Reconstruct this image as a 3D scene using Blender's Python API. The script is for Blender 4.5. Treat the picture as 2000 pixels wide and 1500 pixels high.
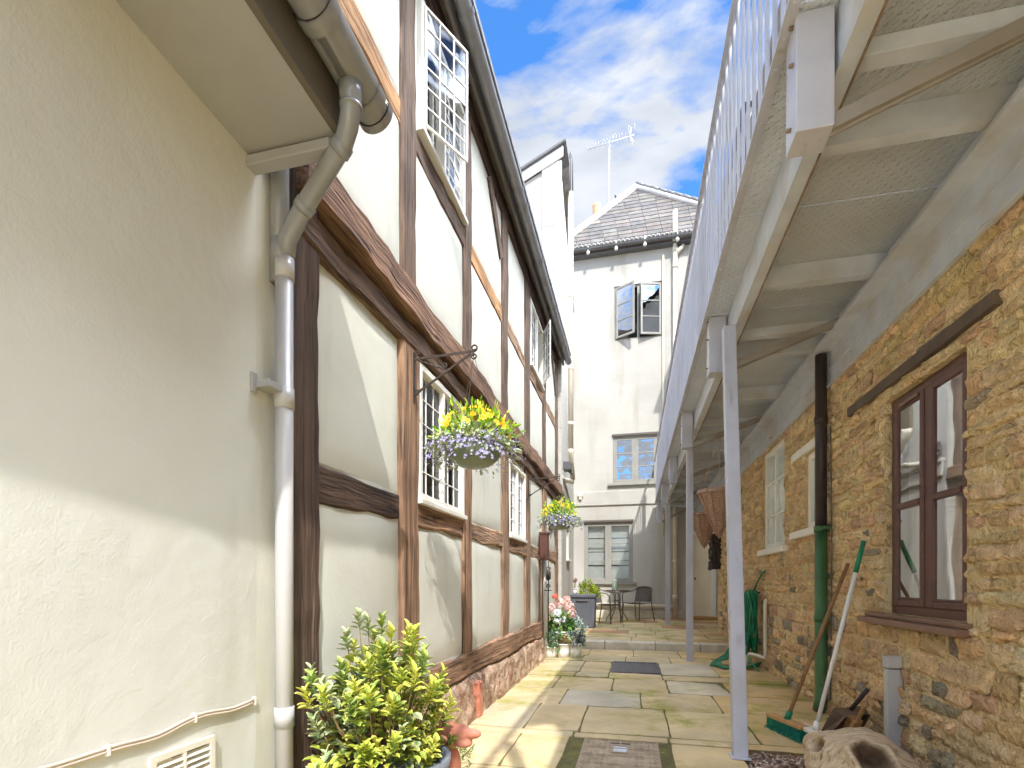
import bpy, bmesh, math, random
from mathutils import Vector, Matrix, noise
random.seed(7)
for o in list(bpy.data.objects): bpy.data.objects.remove(o)
SC = bpy.context.scene
COL = SC.collection
R = math.radians
V = Vector

# ------------------------------------------------------------------ camera
cam = bpy.data.cameras.new('camera')
cam.sensor_width = 36.0
cam.lens = 18.0
cam.shift_y = 0.194
cam.clip_start = 0.02
cam.clip_end = 3000
camo = bpy.data.objects.new('camera', cam)
COL.objects.link(camo)
camo.location = (0, 0, 0)
camo.rotation_euler = (R(90), 0, math.atan(0.237))
SC.camera = camo

# ------------------------------------------------------------------ light
SUN_D = V((-0.385, 0.95, -1.18)).normalized()          # the way the light travels
sun = bpy.data.lights.new('sun', 'SUN')
sun.energy = 2.3
sun.angle = R(0.6)
sun.color = (1.0, 0.985, 0.96)
suno = bpy.data.objects.new('sun', sun)
COL.objects.link(suno)
suno.rotation_euler = SUN_D.to_track_quat('-Z', 'Y').to_euler()
suno.location = (3, -8, 12)

wd = bpy.data.worlds.new('World')
SC.world = wd
wd.use_nodes = True
wt = wd.node_tree
for n in list(wt.nodes): wt.nodes.remove(n)
def WN(t, **k):
    n = wt.nodes.new(t)
    for a, b in k.items(): setattr(n, a, b)
    return n
w_out = WN('ShaderNodeOutputWorld')
w_bg = WN('ShaderNodeBackground')
w_bg.inputs['Strength'].default_value = 0.08
sky = WN('ShaderNodeTexSky', sky_type='NISHITA')
sky.sun_disc = False
sky.sun_elevation = math.asin(-SUN_D.z)
sky.sun_rotation = math.atan2(-SUN_D.x, -SUN_D.y)
sky.air_density = 1.0
sky.dust_density = 0.6
sky.ozone_density = 2.2
tc = WN('ShaderNodeTexCoord')
sep = WN('ShaderNodeSeparateXYZ')
wt.links.new(tc.outputs['Generated'], sep.inputs[0])
def WM(op, a, b=None, c=None):
    n = WN('ShaderNodeMath', operation=op)
    for i, x in enumerate((a, b, c)):
        if x is None: continue
        if isinstance(x, (int, float)): n.inputs[i].default_value = x
        else: wt.links.new(x, n.inputs[i])
    return n.outputs[0]
zz = WM('MAXIMUM', WM('ADD', sep.outputs[2], 0.12), 0.05)
px_ = WM('DIVIDE', sep.outputs[0], zz)
py_ = WM('DIVIDE', sep.outputs[1], zz)
cmb = WN('ShaderNodeCombineXYZ')
wt.links.new(px_, cmb.inputs[0]); wt.links.new(py_, cmb.inputs[1])
cmb.inputs[2].default_value = 3.7
mp = WN('ShaderNodeMapping')
mp.inputs['Rotation'].default_value = (0, 0, R(35))
mp.inputs['Scale'].default_value = (1.0, 1.7, 1)
mp.inputs['Location'].default_value = (0.2, 1.9, 0)
wt.links.new(cmb.outputs[0], mp.inputs[0])
nz = WN('ShaderNodeTexNoise')
nz.inputs['Scale'].default_value = 1.8
nz.inputs['Detail'].default_value = 10
nz.inputs['Roughness'].default_value = 0.57
nz.inputs['Distortion'].default_value = 0.35
wt.links.new(mp.outputs[0], nz.inputs['Vector'])
# more cloud low over the roofs than overhead
low = WN('ShaderNodeMapRange')
low.inputs[1].default_value = 0.35; low.inputs[2].default_value = 0.75
low.inputs[3].default_value = 0.07; low.inputs[4].default_value = 0.0
wt.links.new(sep.outputs[2], low.inputs[0])
n3 = WN('ShaderNodeTexNoise'); n3.inputs['Scale'].default_value = 5.5; n3.inputs['Detail'].default_value = 8; n3.inputs['Distortion'].default_value = 0.4
wt.links.new(mp.outputs[0], n3.inputs['Vector'])
dens = WM('ADD', WM('MULTIPLY_ADD', WM('SUBTRACT', n3.outputs['Fac'], 0.5), 0.42, nz.outputs['Fac']), low.outputs[0])
cr = WN('ShaderNodeValToRGB')
cr.color_ramp.elements[0].position = 0.465
cr.color_ramp.elements[0].color = (0, 0, 0, 1)
cr.color_ramp.elements[1].position = 0.60
cr.color_ramp.elements[1].color = (1, 1, 1, 1)
wt.links.new(dens, cr.inputs[0])
n2 = WN('ShaderNodeTexNoise')
n2.inputs['Scale'].default_value = 4.5
n2.inputs['Detail'].default_value = 6
wt.links.new(mp.outputs[0], n2.inputs['Vector'])
cr2 = WN('ShaderNodeValToRGB')
cr2.color_ramp.elements[0].position = 0.3
cr2.color_ramp.elements[0].color = (3.5, 3.85, 4.45, 1)
cr2.color_ramp.elements[1].position = 0.62
cr2.color_ramp.elements[1].color = (4.9, 5.15, 5.6, 1)
wt.links.new(n2.outputs['Fac'], cr2.inputs[0])
mixc = WN('ShaderNodeMixRGB')
wt.links.new(cr.outputs[0], mixc.inputs[0])
skt = WN('ShaderNodeMixRGB', blend_type='MULTIPLY'); skt.inputs[0].default_value = 1
wt.links.new(sky.outputs[0], skt.inputs[1]); skt.inputs[2].default_value = (0.72, 1.50, 2.25, 1)
wt.links.new(skt.outputs[0], mixc.inputs[1])
wt.links.new(cr2.outputs[0], mixc.inputs[2])
# extra sky glow added overhead, kept out of view, to brighten the shaded walls
dot = WN('ShaderNodeVectorMath', operation='DOT_PRODUCT')
nrm = WN('ShaderNodeVectorMath', operation='NORMALIZE')
wt.links.new(tc.outputs['Generated'], nrm.inputs[0])
wt.links.new(nrm.outputs[0], dot.inputs[0]); dot.inputs[1].default_value = V((0.60, 0.0, 0.80)).normalized()
glow = WM('POWER', WM('MAXIMUM', WM('MULTIPLY_ADD', dot.outputs['Value'], 0.5, 0.5), 0.0), 9.0)
nsep = WN('ShaderNodeSeparateXYZ'); wt.links.new(nrm.outputs[0], nsep.inputs[0])
amr = WN('ShaderNodeMapRange'); amr.interpolation_type = 'SMOOTHSTEP'
amr.inputs[1].default_value = 0.12; amr.inputs[2].default_value = 0.62; amr.inputs[3].default_value = 1.0; amr.inputs[4].default_value = 0.0
wt.links.new(nsep.outputs[1], amr.inputs[0])
bmr = WN('ShaderNodeMapRange'); bmr.interpolation_type = 'SMOOTHSTEP'
bmr.inputs[1].default_value = -0.75; bmr.inputs[2].default_value = -0.1; bmr.inputs[3].default_value = 0.30; bmr.inputs[4].default_value = 1.0
wt.links.new(nsep.outputs[1], bmr.inputs[0])
gmul = WM('MULTIPLY_ADD', WM('MULTIPLY', WM('MULTIPLY', glow, bmr.outputs[0]), amr.outputs[0]), 60.0, 1.0)
mulc = WN('ShaderNodeMixRGB', blend_type='MULTIPLY'); mulc.inputs[0].default_value = 1
wt.links.new(cr2.outputs[0], mulc.inputs[1])
gc = WN('ShaderNodeCombineXYZ')
for i_ in range(3): wt.links.new(gmul, gc.inputs[i_])
wt.links.new(gc.outputs[0], mulc.inputs[2])
wt.links.new(mulc.outputs[0], mixc.inputs[2])
wt.links.new(mixc.outputs[0], w_bg.inputs['Color'])
wt.links.new(w_bg.outputs[0], w_out.inputs[0])

SC.view_settings.view_transform = 'Standard'
SC.view_settings.look = 'None'
SC.view_settings.exposure = 1.2
SC.view_settings.gamma = 1.0
SC.render.resolution_x = 1024
SC.render.resolution_y = 768
try:
    SC.cycles.max_bounces = 14
    SC.cycles.diffuse_bounces = 11
    SC.cycles.transparent_max_bounces = 12
except Exception: pass

# ------------------------------------------------------------------ materials
def S(r, g, b):
    f = lambda x: (x/255/12.92) if x <= 10 else ((x/255+0.055)/1.055)**2.4
    return (f(r), f(g), f(b))
def c4(c): return (c[0], c[1], c[2], 1)
MATS = {}
def M(name, c1, c2=None, c3=None, sc=5, st=(1, 1, 1), rough=0.75, bump=0.0, bsc=60, bst=None, metal=0, spec=0.4,
      vcol=False, blotch=None, bsc2=None, det=7, p0=0.35, p1=0.65, bdist=0.01, coat=0):
    m = bpy.data.materials.new(name); m.use_nodes = True
    t = m.node_tree; N = t.nodes; L = t.links
    b = N['Principled BSDF']
    b.inputs['Roughness'].default_value = rough
    b.inputs['Metallic'].default_value = metal
    b.inputs['Specular IOR Level'].default_value = spec
    if coat: b.inputs['Coat Weight'].default_value = coat
    co = N.new('ShaderNodeTexCoord')
    mpn = N.new('ShaderNodeMapping'); mpn.inputs['Scale'].default_value = st
    L.new(co.outputs['Object'], mpn.inputs[0])
    col = None
    if c2 is not None:
        nzn = N.new('ShaderNodeTexNoise'); nzn.inputs['Scale'].default_value = sc
        nzn.inputs['Detail'].default_value = det; nzn.inputs['Roughness'].default_value = 0.62
        L.new(mpn.outputs[0], nzn.inputs['Vector'])
        r = N.new('ShaderNodeValToRGB')
        r.color_ramp.elements[0].position = p0; r.color_ramp.elements[0].color = c4(c1)
        r.color_ramp.elements[1].position = p1; r.color_ramp.elements[1].color = c4(c2)
        if c3 is not None:
            e = r.color_ramp.elements.new(min(0.98, p1+0.12)); e.color = c4(c3)
        L.new(nzn.outputs['Fac'], r.inputs[0]); col = r.outputs[0]
    if blotch is not None:
        bc, bs, bamt = blotch
        nb = N.new('ShaderNodeTexNoise'); nb.inputs['Scale'].default_value = bs; nb.inputs['Detail'].default_value = 5
        L.new(co.outputs['Object'], nb.inputs['Vector'])
        rb = N.new('ShaderNodeMapRange'); rb.inputs[1].default_value = 0.48; rb.inputs[2].default_value = 0.72
        rb.inputs[3].default_value = 0; rb.inputs[4].default_value = bamt
        L.new(nb.outputs['Fac'], rb.inputs[0])
        mx = N.new('ShaderNodeMixRGB'); L.new(rb.outputs[0], mx.inputs[0])
        if col: L.new(col, mx.inputs[1])
        else: mx.inputs[1].default_value = c4(c1)
        mx.inputs[2].default_value = c4(bc); col = mx.outputs[0]
    if vcol:
        at = N.new('ShaderNodeVertexColor'); at.layer_name = 'Col'
        if col:
            mx = N.new('ShaderNodeMixRGB'); mx.blend_type = 'MULTIPLY'; mx.inputs[0].default_value = 1
            L.new(at.outputs[0], mx.inputs[1]); L.new(col, mx.inputs[2]); col = mx.outputs[0]
        else: col = at.outputs[0]
    if col: L.new(col, b.inputs['Base Color'])
    else: b.inputs['Base Color'].default_value = c4(c1)
    if bump:
        nbp = N.new('ShaderNodeTexNoise'); nbp.inputs['Scale'].default_value = bsc; nbp.inputs['Detail'].default_value = 5
        if bst is not None:
            m2 = N.new('ShaderNodeMapping'); m2.inputs['Scale'].default_value = bst
            L.new(co.outputs['Object'], m2.inputs[0]); L.new(m2.outputs[0], nbp.inputs['Vector'])
        else: L.new(co.outputs['Object'], nbp.inputs['Vector'])
        h = nbp.outputs['Fac']
        if bsc2:
            nb2 = N.new('ShaderNodeTexNoise'); nb2.inputs['Scale'].default_value = bsc2; nb2.inputs['Detail'].default_value = 3
            L.new(co.outputs['Object'], nb2.inputs['Vector'])
            ad = N.new('ShaderNodeMath'); ad.operation = 'MULTIPLY_ADD'
            L.new(nb2.outputs['Fac'], ad.inputs[0]); ad.inputs[1].default_value = 2.5; L.new(h, ad.inputs[2]); h = ad.outputs[0]
        bp = N.new('ShaderNodeBump'); bp.inputs['Strength'].default_value = bump; bp.inputs['Distance'].default_value = bdist
        L.new(h, bp.inputs['Height']); L.new(bp.outputs[0], b.inputs['Normal'])
    MATS[name] = m
    return m

def glass_mat(name, tint, refl, rough=0.02, gcol=(0.95, 0.97, 1), warp=0.10, k=1.0):
    m = bpy.data.materials.new(name); m.use_nodes = True
    t = m.node_tree; N = t.nodes; L = t.links
    for n in list(N): N.remove(n)
    o = N.new('ShaderNodeOutputMaterial'); mx = N.new('ShaderNodeMixShader')
    tr = N.new('ShaderNodeBsdfTransparent'); tr.inputs[0].default_value = c4(tint)
    gl = N.new('ShaderNodeBsdfGlossy'); gl.inputs['Roughness'].default_value = rough
    gl.inputs['Color'].default_value = c4(gcol)
    lw = N.new('ShaderNodeFresnel'); lw.inputs['IOR'].default_value = 1.5
    co = N.new('ShaderNodeTexCoord'); nz = N.new('ShaderNodeTexNoise'); nz.inputs['Scale'].default_value = 3.5
    nz.inputs['Detail'].default_value = 1
    L.new(co.outputs['Object'], nz.inputs['Vector'])
    bp = N.new('ShaderNodeBump'); bp.inputs['Strength'].default_value = warp; bp.inputs['Distance'].default_value = 0.05
    L.new(nz.outputs['Fac'], bp.inputs['Height']); L.new(bp.outputs[0], gl.inputs['Normal'])
    mr = N.new('ShaderNodeMath'); mr.operation = 'MULTIPLY_ADD'; mr.use_clamp = True
    L.new(lw.outputs[0], mr.inputs[0]); mr.inputs[1].default_value = k; mr.inputs[2].default_value = refl
    L.new(mr.outputs[0], mx.inputs[0]); L.new(tr.outputs[0], mx.inputs[1]); L.new(gl.outputs[0], mx.inputs[2])
    L.new(mx.outputs[0], o.inputs[0])
    MATS[name] = m
    return m

M('cream_render', S(211, 210, 199), S(218, 217, 207), sc=1.6, rough=0.85, bump=0.30, bsc=150, bsc2=16, blotch=(S(198, 195, 180), 0.9, 0.5), bdist=0.0035)
M('panel_render', S(208, 206, 191), S(217, 215, 201), sc=2.2, rough=0.88, bump=0.22, bsc=90, bsc2=8, blotch=(S(196, 193, 174), 1.1, 0.5), bdist=0.005)
M('white_render', S(184, 179, 169), S(193, 188, 178), sc=0.9, rough=0.9, bump=0.3, bsc=50, bsc2=5, blotch=(S(160, 152, 139), 0.6, 0.5), bdist=0.01)
M('white_brick', S(184, 179, 170), S(200, 195, 186), sc=3, rough=0.9, bump=0.4, bsc=40, bsc2=9)
M('timber_upright', S(84, 70, 60), S(146, 124, 104), S(188, 166, 142), sc=1.0, st=(34, 34, 1.6), rough=0.85, bump=1.0, bsc=1.0, bst=(80, 80, 5), vcol=True, p0=0.3, p1=0.62, blotch=(S(62, 48, 40), 3.0, 0.6), bdist=0.012)
M('timber_level', S(84, 70, 60), S(146, 124, 104), S(188, 166, 142), sc=1.0, st=(34, 1.6, 34), rough=0.85, bump=1.0, bsc=1.0, bst=(80, 5, 80), vcol=True, p0=0.3, p1=0.62, blotch=(S(62, 48, 40), 3.0, 0.6), bdist=0.012)
M('plinth_stone', S(150, 120, 98), S(205, 180, 152), S(228, 214, 190), sc=9, rough=0.9, bump=0.9, bsc=24, bsc2=7, blotch=(S(150, 90, 68), 4, 0.6), bdist=0.03)
M('grey_paint', S(160, 158, 156), S(168, 166, 164), sc=3, rough=0.45, bump=0.05, bsc=40)
M('dark_grey_paint', S(98, 90, 80), S(108, 100, 90), sc=3, rough=0.5)
M('gutter_plastic', S(136, 136, 138), S(146, 146, 148), sc=4, rough=0.22, spec=0.6, blotch=(S(120, 116, 92), 5, 0.5))
M('downpipe_plastic', S(188, 184, 182), S(196, 192, 189), sc=3, rough=0.28, spec=0.55, blotch=(S(176, 172, 166), 3, 0.5))
M('cream_plastic', S(222, 212, 190), S(230, 221, 200), sc=3, rough=0.4, blotch=(S(200, 186, 160), 3, 0.6))
M('lead_white', S(236, 232, 224), rough=0.5)
M('white_paint', S(232, 228, 216), S(238, 234, 224), sc=6, rough=0.5)
M('window_grey', S(150, 146, 136), S(160, 156, 146), sc=5, rough=0.55)
M('cable_sheath', S(205, 188, 170), rough=0.5)
M('vent_plastic', S(226, 218, 200), rough=0.5)
M('black_iron', S(58, 50, 46), S(84, 70, 60), sc=30, rough=0.55, metal=0.3, bump=0.3, bsc=80)
M('steel_paint', S(186, 186, 196), S(196, 195, 203), sc=6, rough=0.4, spec=0.5, bump=0.06, bsc=40, blotch=(S(172, 166, 160), 2.5, 0.6))
M('steel_beam', S(196, 201, 210), S(212, 216, 224), sc=7, rough=0.5, spec=0.4, bump=0.1, bsc=60, blotch=(S(186, 172, 150), 3, 0.6))
M('brace_steel', S(150, 142, 134), S(164, 156, 146), sc=5, rough=0.5, blotch=(S(120, 104, 88), 4, 0.6))
M('rust_steel', S(120, 96, 76), S(150, 126, 104), sc=20, rough=0.8, bump=0.3, bsc=60)
M('slate', S(108, 106, 104), S(142, 138, 136), sc=5, rough=0.8, vcol=True, bump=0.3, bsc=30)
M('mortar_white', S(206, 202, 198), S(226, 222, 216), sc=8, rough=0.9, bump=0.4, bsc=30)
M('gutter_dark', S(86, 84, 84), S(104, 102, 100), sc=6, rough=0.5)
M('gutter_mesh', S(120, 118, 112), S(168, 164, 156), sc=30, rough=0.7)
M('stone', S(232, 226, 218), S(254, 252, 248), sc=22, rough=0.95, vcol=True, bump=1.0, bsc=60, bsc2=22, bdist=0.03, spec=0.2)
M('stone_mortar', S(232, 204, 152), S(246, 222, 174), S(248, 230, 190), sc=11, rough=0.96, bump=1.0, bsc=60, bsc2=20, bdist=0.03, blotch=(S(206, 172, 122), 3.3, 0.6), spec=0.2)
M('brown_frame', S(84, 52, 44), S(100, 64, 54), sc=8, rough=0.42, spec=0.5)
M('brown_dull', S(128, 98, 80), S(142, 110, 90), sc=8, rough=0.5)
M('lintel_brown', S(88, 74, 64), S(104, 88, 76), sc=9, rough=0.7)
M('pipe_black', S(52, 44, 44), S(70, 58, 54), sc=7, rough=0.4)
M('pipe_green', S(66, 104, 62), S(84, 124, 76), sc=7, rough=0.42, blotch=(S(38, 66, 42), 5, 0.6))
M('conduit_grey', S(190, 188, 184), S(200, 198, 194), sc=9, rough=0.5)
M('flagstone', S(226, 216, 198), S(246, 238, 222), S(252, 248, 236), sc=4.5, rough=0.85, vcol=True, bump=0.5, bsc=22, bsc2=5, bdist=0.012, blotch=(S(214, 206, 168), 2.2, 0.55))
M('joint_moss', S(92, 84, 60), S(120, 116, 62), S(186, 176, 150), sc=9, rough=0.95, bump=0.9, bsc=60)
M('ground_soil', S(120, 110, 92), S(140, 128, 106), sc=4, rough=0.95)
M('kerb_stone', S(196, 186, 168), S(220, 211, 194), sc=6, rough=0.85, bump=0.4, bsc=30, blotch=(S(150, 146, 110), 4, 0.5))
M('gravel', S(255, 255, 255), rough=0.85, vcol=True)
M('cover_iron', S(152, 134, 110), S(192, 172, 148), sc=9, rough=0.45, metal=0.35, bump=0.2, bsc=60)
M('grate_iron', S(92, 88, 88), S(122, 116, 116), sc=9, rough=0.5, metal=0.3)
M('leaf', S(255, 255, 255), rough=0.5, vcol=True, spec=0.35)
M('petal', S(255, 255, 255), rough=0.7, vcol=True, spec=0.2)
M('stem', S(120, 100, 66), S(150, 128, 84), sc=20, rough=0.8)
M('pot_grey', S(112, 116, 124), S(134, 138, 146), sc=8, rough=0.6)
M('pot_white', S(238, 236, 230), S(244, 242, 238), sc=6, rough=0.5)
M('bowl_green', S(112, 124, 98), S(128, 140, 112), sc=6, rough=0.25, spec=0.6)
M('terracotta', S(184, 110, 84), S(204, 136, 110), sc=9, rough=0.75, bump=0.3, bsc=40, blotch=(S(226, 176, 158), 6, 0.6))
M('wicker', S(140, 106, 86), S(190, 158, 134), S(226, 206, 184), sc=1.0, st=(30, 30, 90), rough=0.8, bump=0.8, bsc=60)
M('rattan', S(84, 74, 68), S(112, 102, 96), sc=1, st=(120, 120, 60), rough=0.7, bump=0.8, bsc=120)
M('chair_metal', S(104, 92, 82), S(118, 106, 96), sc=6, rough=0.4, metal=0.3)
M('box_plastic', S(82, 84, 92), S(98, 100, 108), sc=1, st=(90, 90, 4), rough=0.5, bump=0.5, bsc=1, bst=(110, 110, 3))
M('hose_green', S(18, 112, 78), S(34, 140, 98), sc=6, rough=0.35)
M('bristle_green', S(8, 96, 84), S(20, 130, 104), sc=60, rough=0.8)
M('wood_handle', S(136, 98, 62), S(168, 126, 84), sc=1, st=(40, 40, 5), rough=0.6)
M('wood_head', S(176, 134, 84), S(196, 156, 106), sc=1, st=(10, 60, 60), rough=0.7)
M('metal_dull', S(120, 104, 92), S(150, 132, 116), sc=9, rough=0.4, metal=0.5)
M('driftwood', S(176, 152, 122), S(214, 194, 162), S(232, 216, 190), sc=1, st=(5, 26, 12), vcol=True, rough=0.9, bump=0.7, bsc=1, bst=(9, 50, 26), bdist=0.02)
M('hollow', S(58, 44, 36), S(84, 62, 48), sc=14, rough=0.95)
M('curtain', S(222, 220, 212), S(236, 234, 228), sc=4, rough=0.9)
M('room_dark', S(60, 56, 52), S(72, 68, 62), sc=2, rough=0.9)
M('room_pale', S(170, 168, 158), S(190, 186, 176), sc=2, rough=0.9)
M('blind_ribbed', S(150, 138, 120), S(186, 176, 158), sc=1, st=(1, 160, 1), rough=0.8)
M('shutter_white', S(236, 232, 222), rough=0.55)
M('door_cream', S(228, 216, 188), S(236, 226, 200), sc=3, rough=0.5)
M('threshold', S(150, 108, 58), S(176, 132, 76), sc=9, rough=0.7)
M('aerial_metal', S(196, 198, 204), rough=0.4, metal=0.5)
M('chimney_clay', S(206, 160, 116), S(222, 178, 136), sc=6, rough=0.8)
M('frosted', S(196, 210, 208), S(226, 234, 232), sc=7, rough=0.25, spec=0.5, blotch=(S(140, 166, 160), 2.2, 0.7))
glass_mat('glass_lead', (0.9, 0.92, 0.92), 0.06, gcol=(.5, .52, .56))
glass_mat('glass_sky', (0.45, 0.5, 0.55), 0.42)
glass_mat('glass_clear', (0.92, 0.95, 0.94), 0.03, gcol=(.8, .82, .82), warp=.03, k=.6)
glass_mat('glass_table', (0.8, 0.88, 0.86), 0.15)

# galvanised tread plate: rows of raised dashes and small rings seen from below
def tread():
    m = M('tread_plate', S(224, 228, 234), S(236, 240, 246), S(240, 243, 248), sc=6, rough=0.5, metal=0.15, blotch=(S(212, 210, 202), 2.0, 0.6))
    t = m.node_tree; N = t.nodes; L = t.links; b = N['Principled BSDF']
    co = N.new('ShaderNodeTexCoord'); mp = N.new('ShaderNodeMapping')
    mp.inputs['Rotation'].default_value = (0, 0, R(45)); mp.inputs['Scale'].default_value = (1, 1, 1)
    L.new(co.outputs['Object'], mp.inputs[0])
    sp = N.new('ShaderNodeSeparateXYZ'); L.new(mp.outputs[0], sp.inputs[0])
    def mm(op, a, bb=None):
        n = N.new('ShaderNodeMath'); n.operation = op
        for i, x in enumerate((a, bb)):
            if x is None: continue
            if isinstance(x, (int, float)): n.inputs[i].default_value = x
            else: L.new(x, n.inputs[i])
        return n.outputs[0]
    def dash(kx, ky, thr, ox=0.0, oy=0.0):
        sx = mm('COSINE', mm('MULTIPLY', mm('ADD', sp.outputs[0], ox), kx)); sy = mm('COSINE', mm('MULTIPLY', mm('ADD', sp.outputs[1], oy), ky))
        p = mm('ADD', sx, sy)
        return mm('MINIMUM', mm('MAXIMUM', mm('SUBTRACT', p, thr), 0.0), 0.5)
    h = mm('ADD', dash(150, 290, 0.9), dash(150, 145, 1.35, 0.021, 0.0215))
    src = b.inputs['Base Color'].links[0].from_socket
    fl = N.new('ShaderNodeTexNoise'); fl.inputs['Scale'].default_value = 60; fl.inputs['Detail'].default_value = 4; L.new(co.outputs['Object'], fl.inputs['Vector'])
    k1 = mm('ADD', mm('MULTIPLY', h, -1.1), mm('MULTIPLY_ADD', fl.outputs['Fac'], 0.5)); k1.node.inputs[2].default_value = 0.0
    mr_ = N.new('ShaderNodeMapRange'); mr_.inputs[1].default_value = -.3; mr_.inputs[2].default_value = .45; mr_.inputs[3].default_value = 1.08; mr_.inputs[4].default_value = .82
    L.new(k1, mr_.inputs[0])
    vm = N.new('ShaderNodeVectorMath'); vm.operation = 'SCALE'; L.new(src, vm.inputs[0]); L.new(mr_.outputs[0], vm.inputs['Scale']); L.new(vm.outputs[0], b.inputs['Base Color'])
    bp = N.new('ShaderNodeBump'); bp.inputs['Strength'].default_value = 1.0; bp.inputs['Distance'].default_value = 0.012
    L.new(h, bp.inputs['Height']); L.new(bp.outputs[0], b.inputs['Normal'])
tread()

# moss and lichen on the paving, as real stains with a shape of their own
def add_moss(mname, colr, scale, lo, hi, amt):
    m = MATS[mname]; t = m.node_tree; N = t.nodes; L = t.links; b = N['Principled BSDF']
    src = b.inputs['Base Color'].links[0].from_socket
    co = N.new('ShaderNodeTexCoord'); nz = N.new('ShaderNodeTexNoise'); nz.inputs['Scale'].default_value = scale; nz.inputs['Detail'].default_value = 8
    nz.inputs['Roughness'].default_value = 0.7
    L.new(co.outputs['Object'], nz.inputs['Vector'])
    r = N.new('ShaderNodeMapRange'); r.inputs[1].default_value = lo; r.inputs[2].default_value = hi; r.inputs[4].default_value = amt
    L.new(nz.outputs['Fac'], r.inputs[0])
    mx = N.new('ShaderNodeMixRGB'); L.new(r.outputs[0], mx.inputs[0]); L.new(src, mx.inputs[1]); mx.inputs[2].default_value = c4(colr)
    L.new(mx.outputs[0], b.inputs['Base Color'])
add_moss('flagstone', S(196, 184, 150), 5.0, 0.45, 0.7, 0.55)
add_moss('flagstone', S(120, 112, 92), 26.0, 0.60, 0.72, 0.5)
add_moss('flagstone', S(150, 146, 62), 1.5, 0.50, 0.63, 0.85)
def streak(mname, colr, st, lo, hi, amt):
    m = MATS[mname]; t = m.node_tree; N = t.nodes; L = t.links; b = N['Principled BSDF']
    src = b.inputs['Base Color'].links[0].from_socket
    co = N.new('ShaderNodeTexCoord'); mp = N.new('ShaderNodeMapping'); mp.inputs['Scale'].default_value = st; nz = N.new('ShaderNodeTexNoise'); nz.inputs['Scale'].default_value = 1; nz.inputs['Detail'].default_value = 6
    L.new(co.outputs['Object'], mp.inputs[0]); L.new(mp.outputs[0], nz.inputs['Vector'])
    r = N.new('ShaderNodeMapRange'); r.inputs[1].default_value = lo; r.inputs[2].default_value = hi; r.inputs[4].default_value = amt
    L.new(nz.outputs['Fac'], r.inputs[0])
    mx = N.new('ShaderNodeMixRGB'); L.new(r.outputs[0], mx.inputs[0]); L.new(src, mx.inputs[1]); mx.inputs[2].default_value = c4(colr)
    L.new(mx.outputs[0], b.inputs['Base Color'])
streak('timber_upright', S(46, 36, 30), (60, 60, 2.2), .56, .66, .85)
streak('timber_level', S(46, 36, 30), (60, 2.2, 60), .56, .66, .85)
streak('white_render', S(146, 136, 120), (2.2, 2.2, .35), .55, .75, .55)
streak('panel_render', S(180, 173, 152), (3.5, 3.5, .8), .56, .75, .6)
streak('cream_render', S(180, 174, 152), (2.5, 2.5, .6), .56, .75, .5)
streak('steel_paint', S(150, 140, 128), (14, 14, 2), .6, .72, .6)
streak('downpipe_plastic', S(160, 152, 140), (14, 14, 2), .6, .75, .5)
streak('driftwood', S(110, 84, 64), (9, 60, 30), .58, .68, .8)
add_moss('cream_render', S(206, 196, 168), 3.0, 0.6, 0.8, 0.4)
add_moss('stone_mortar', S(120, 104, 66), 7.0, 0.56, 0.75, 0.6)

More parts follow.
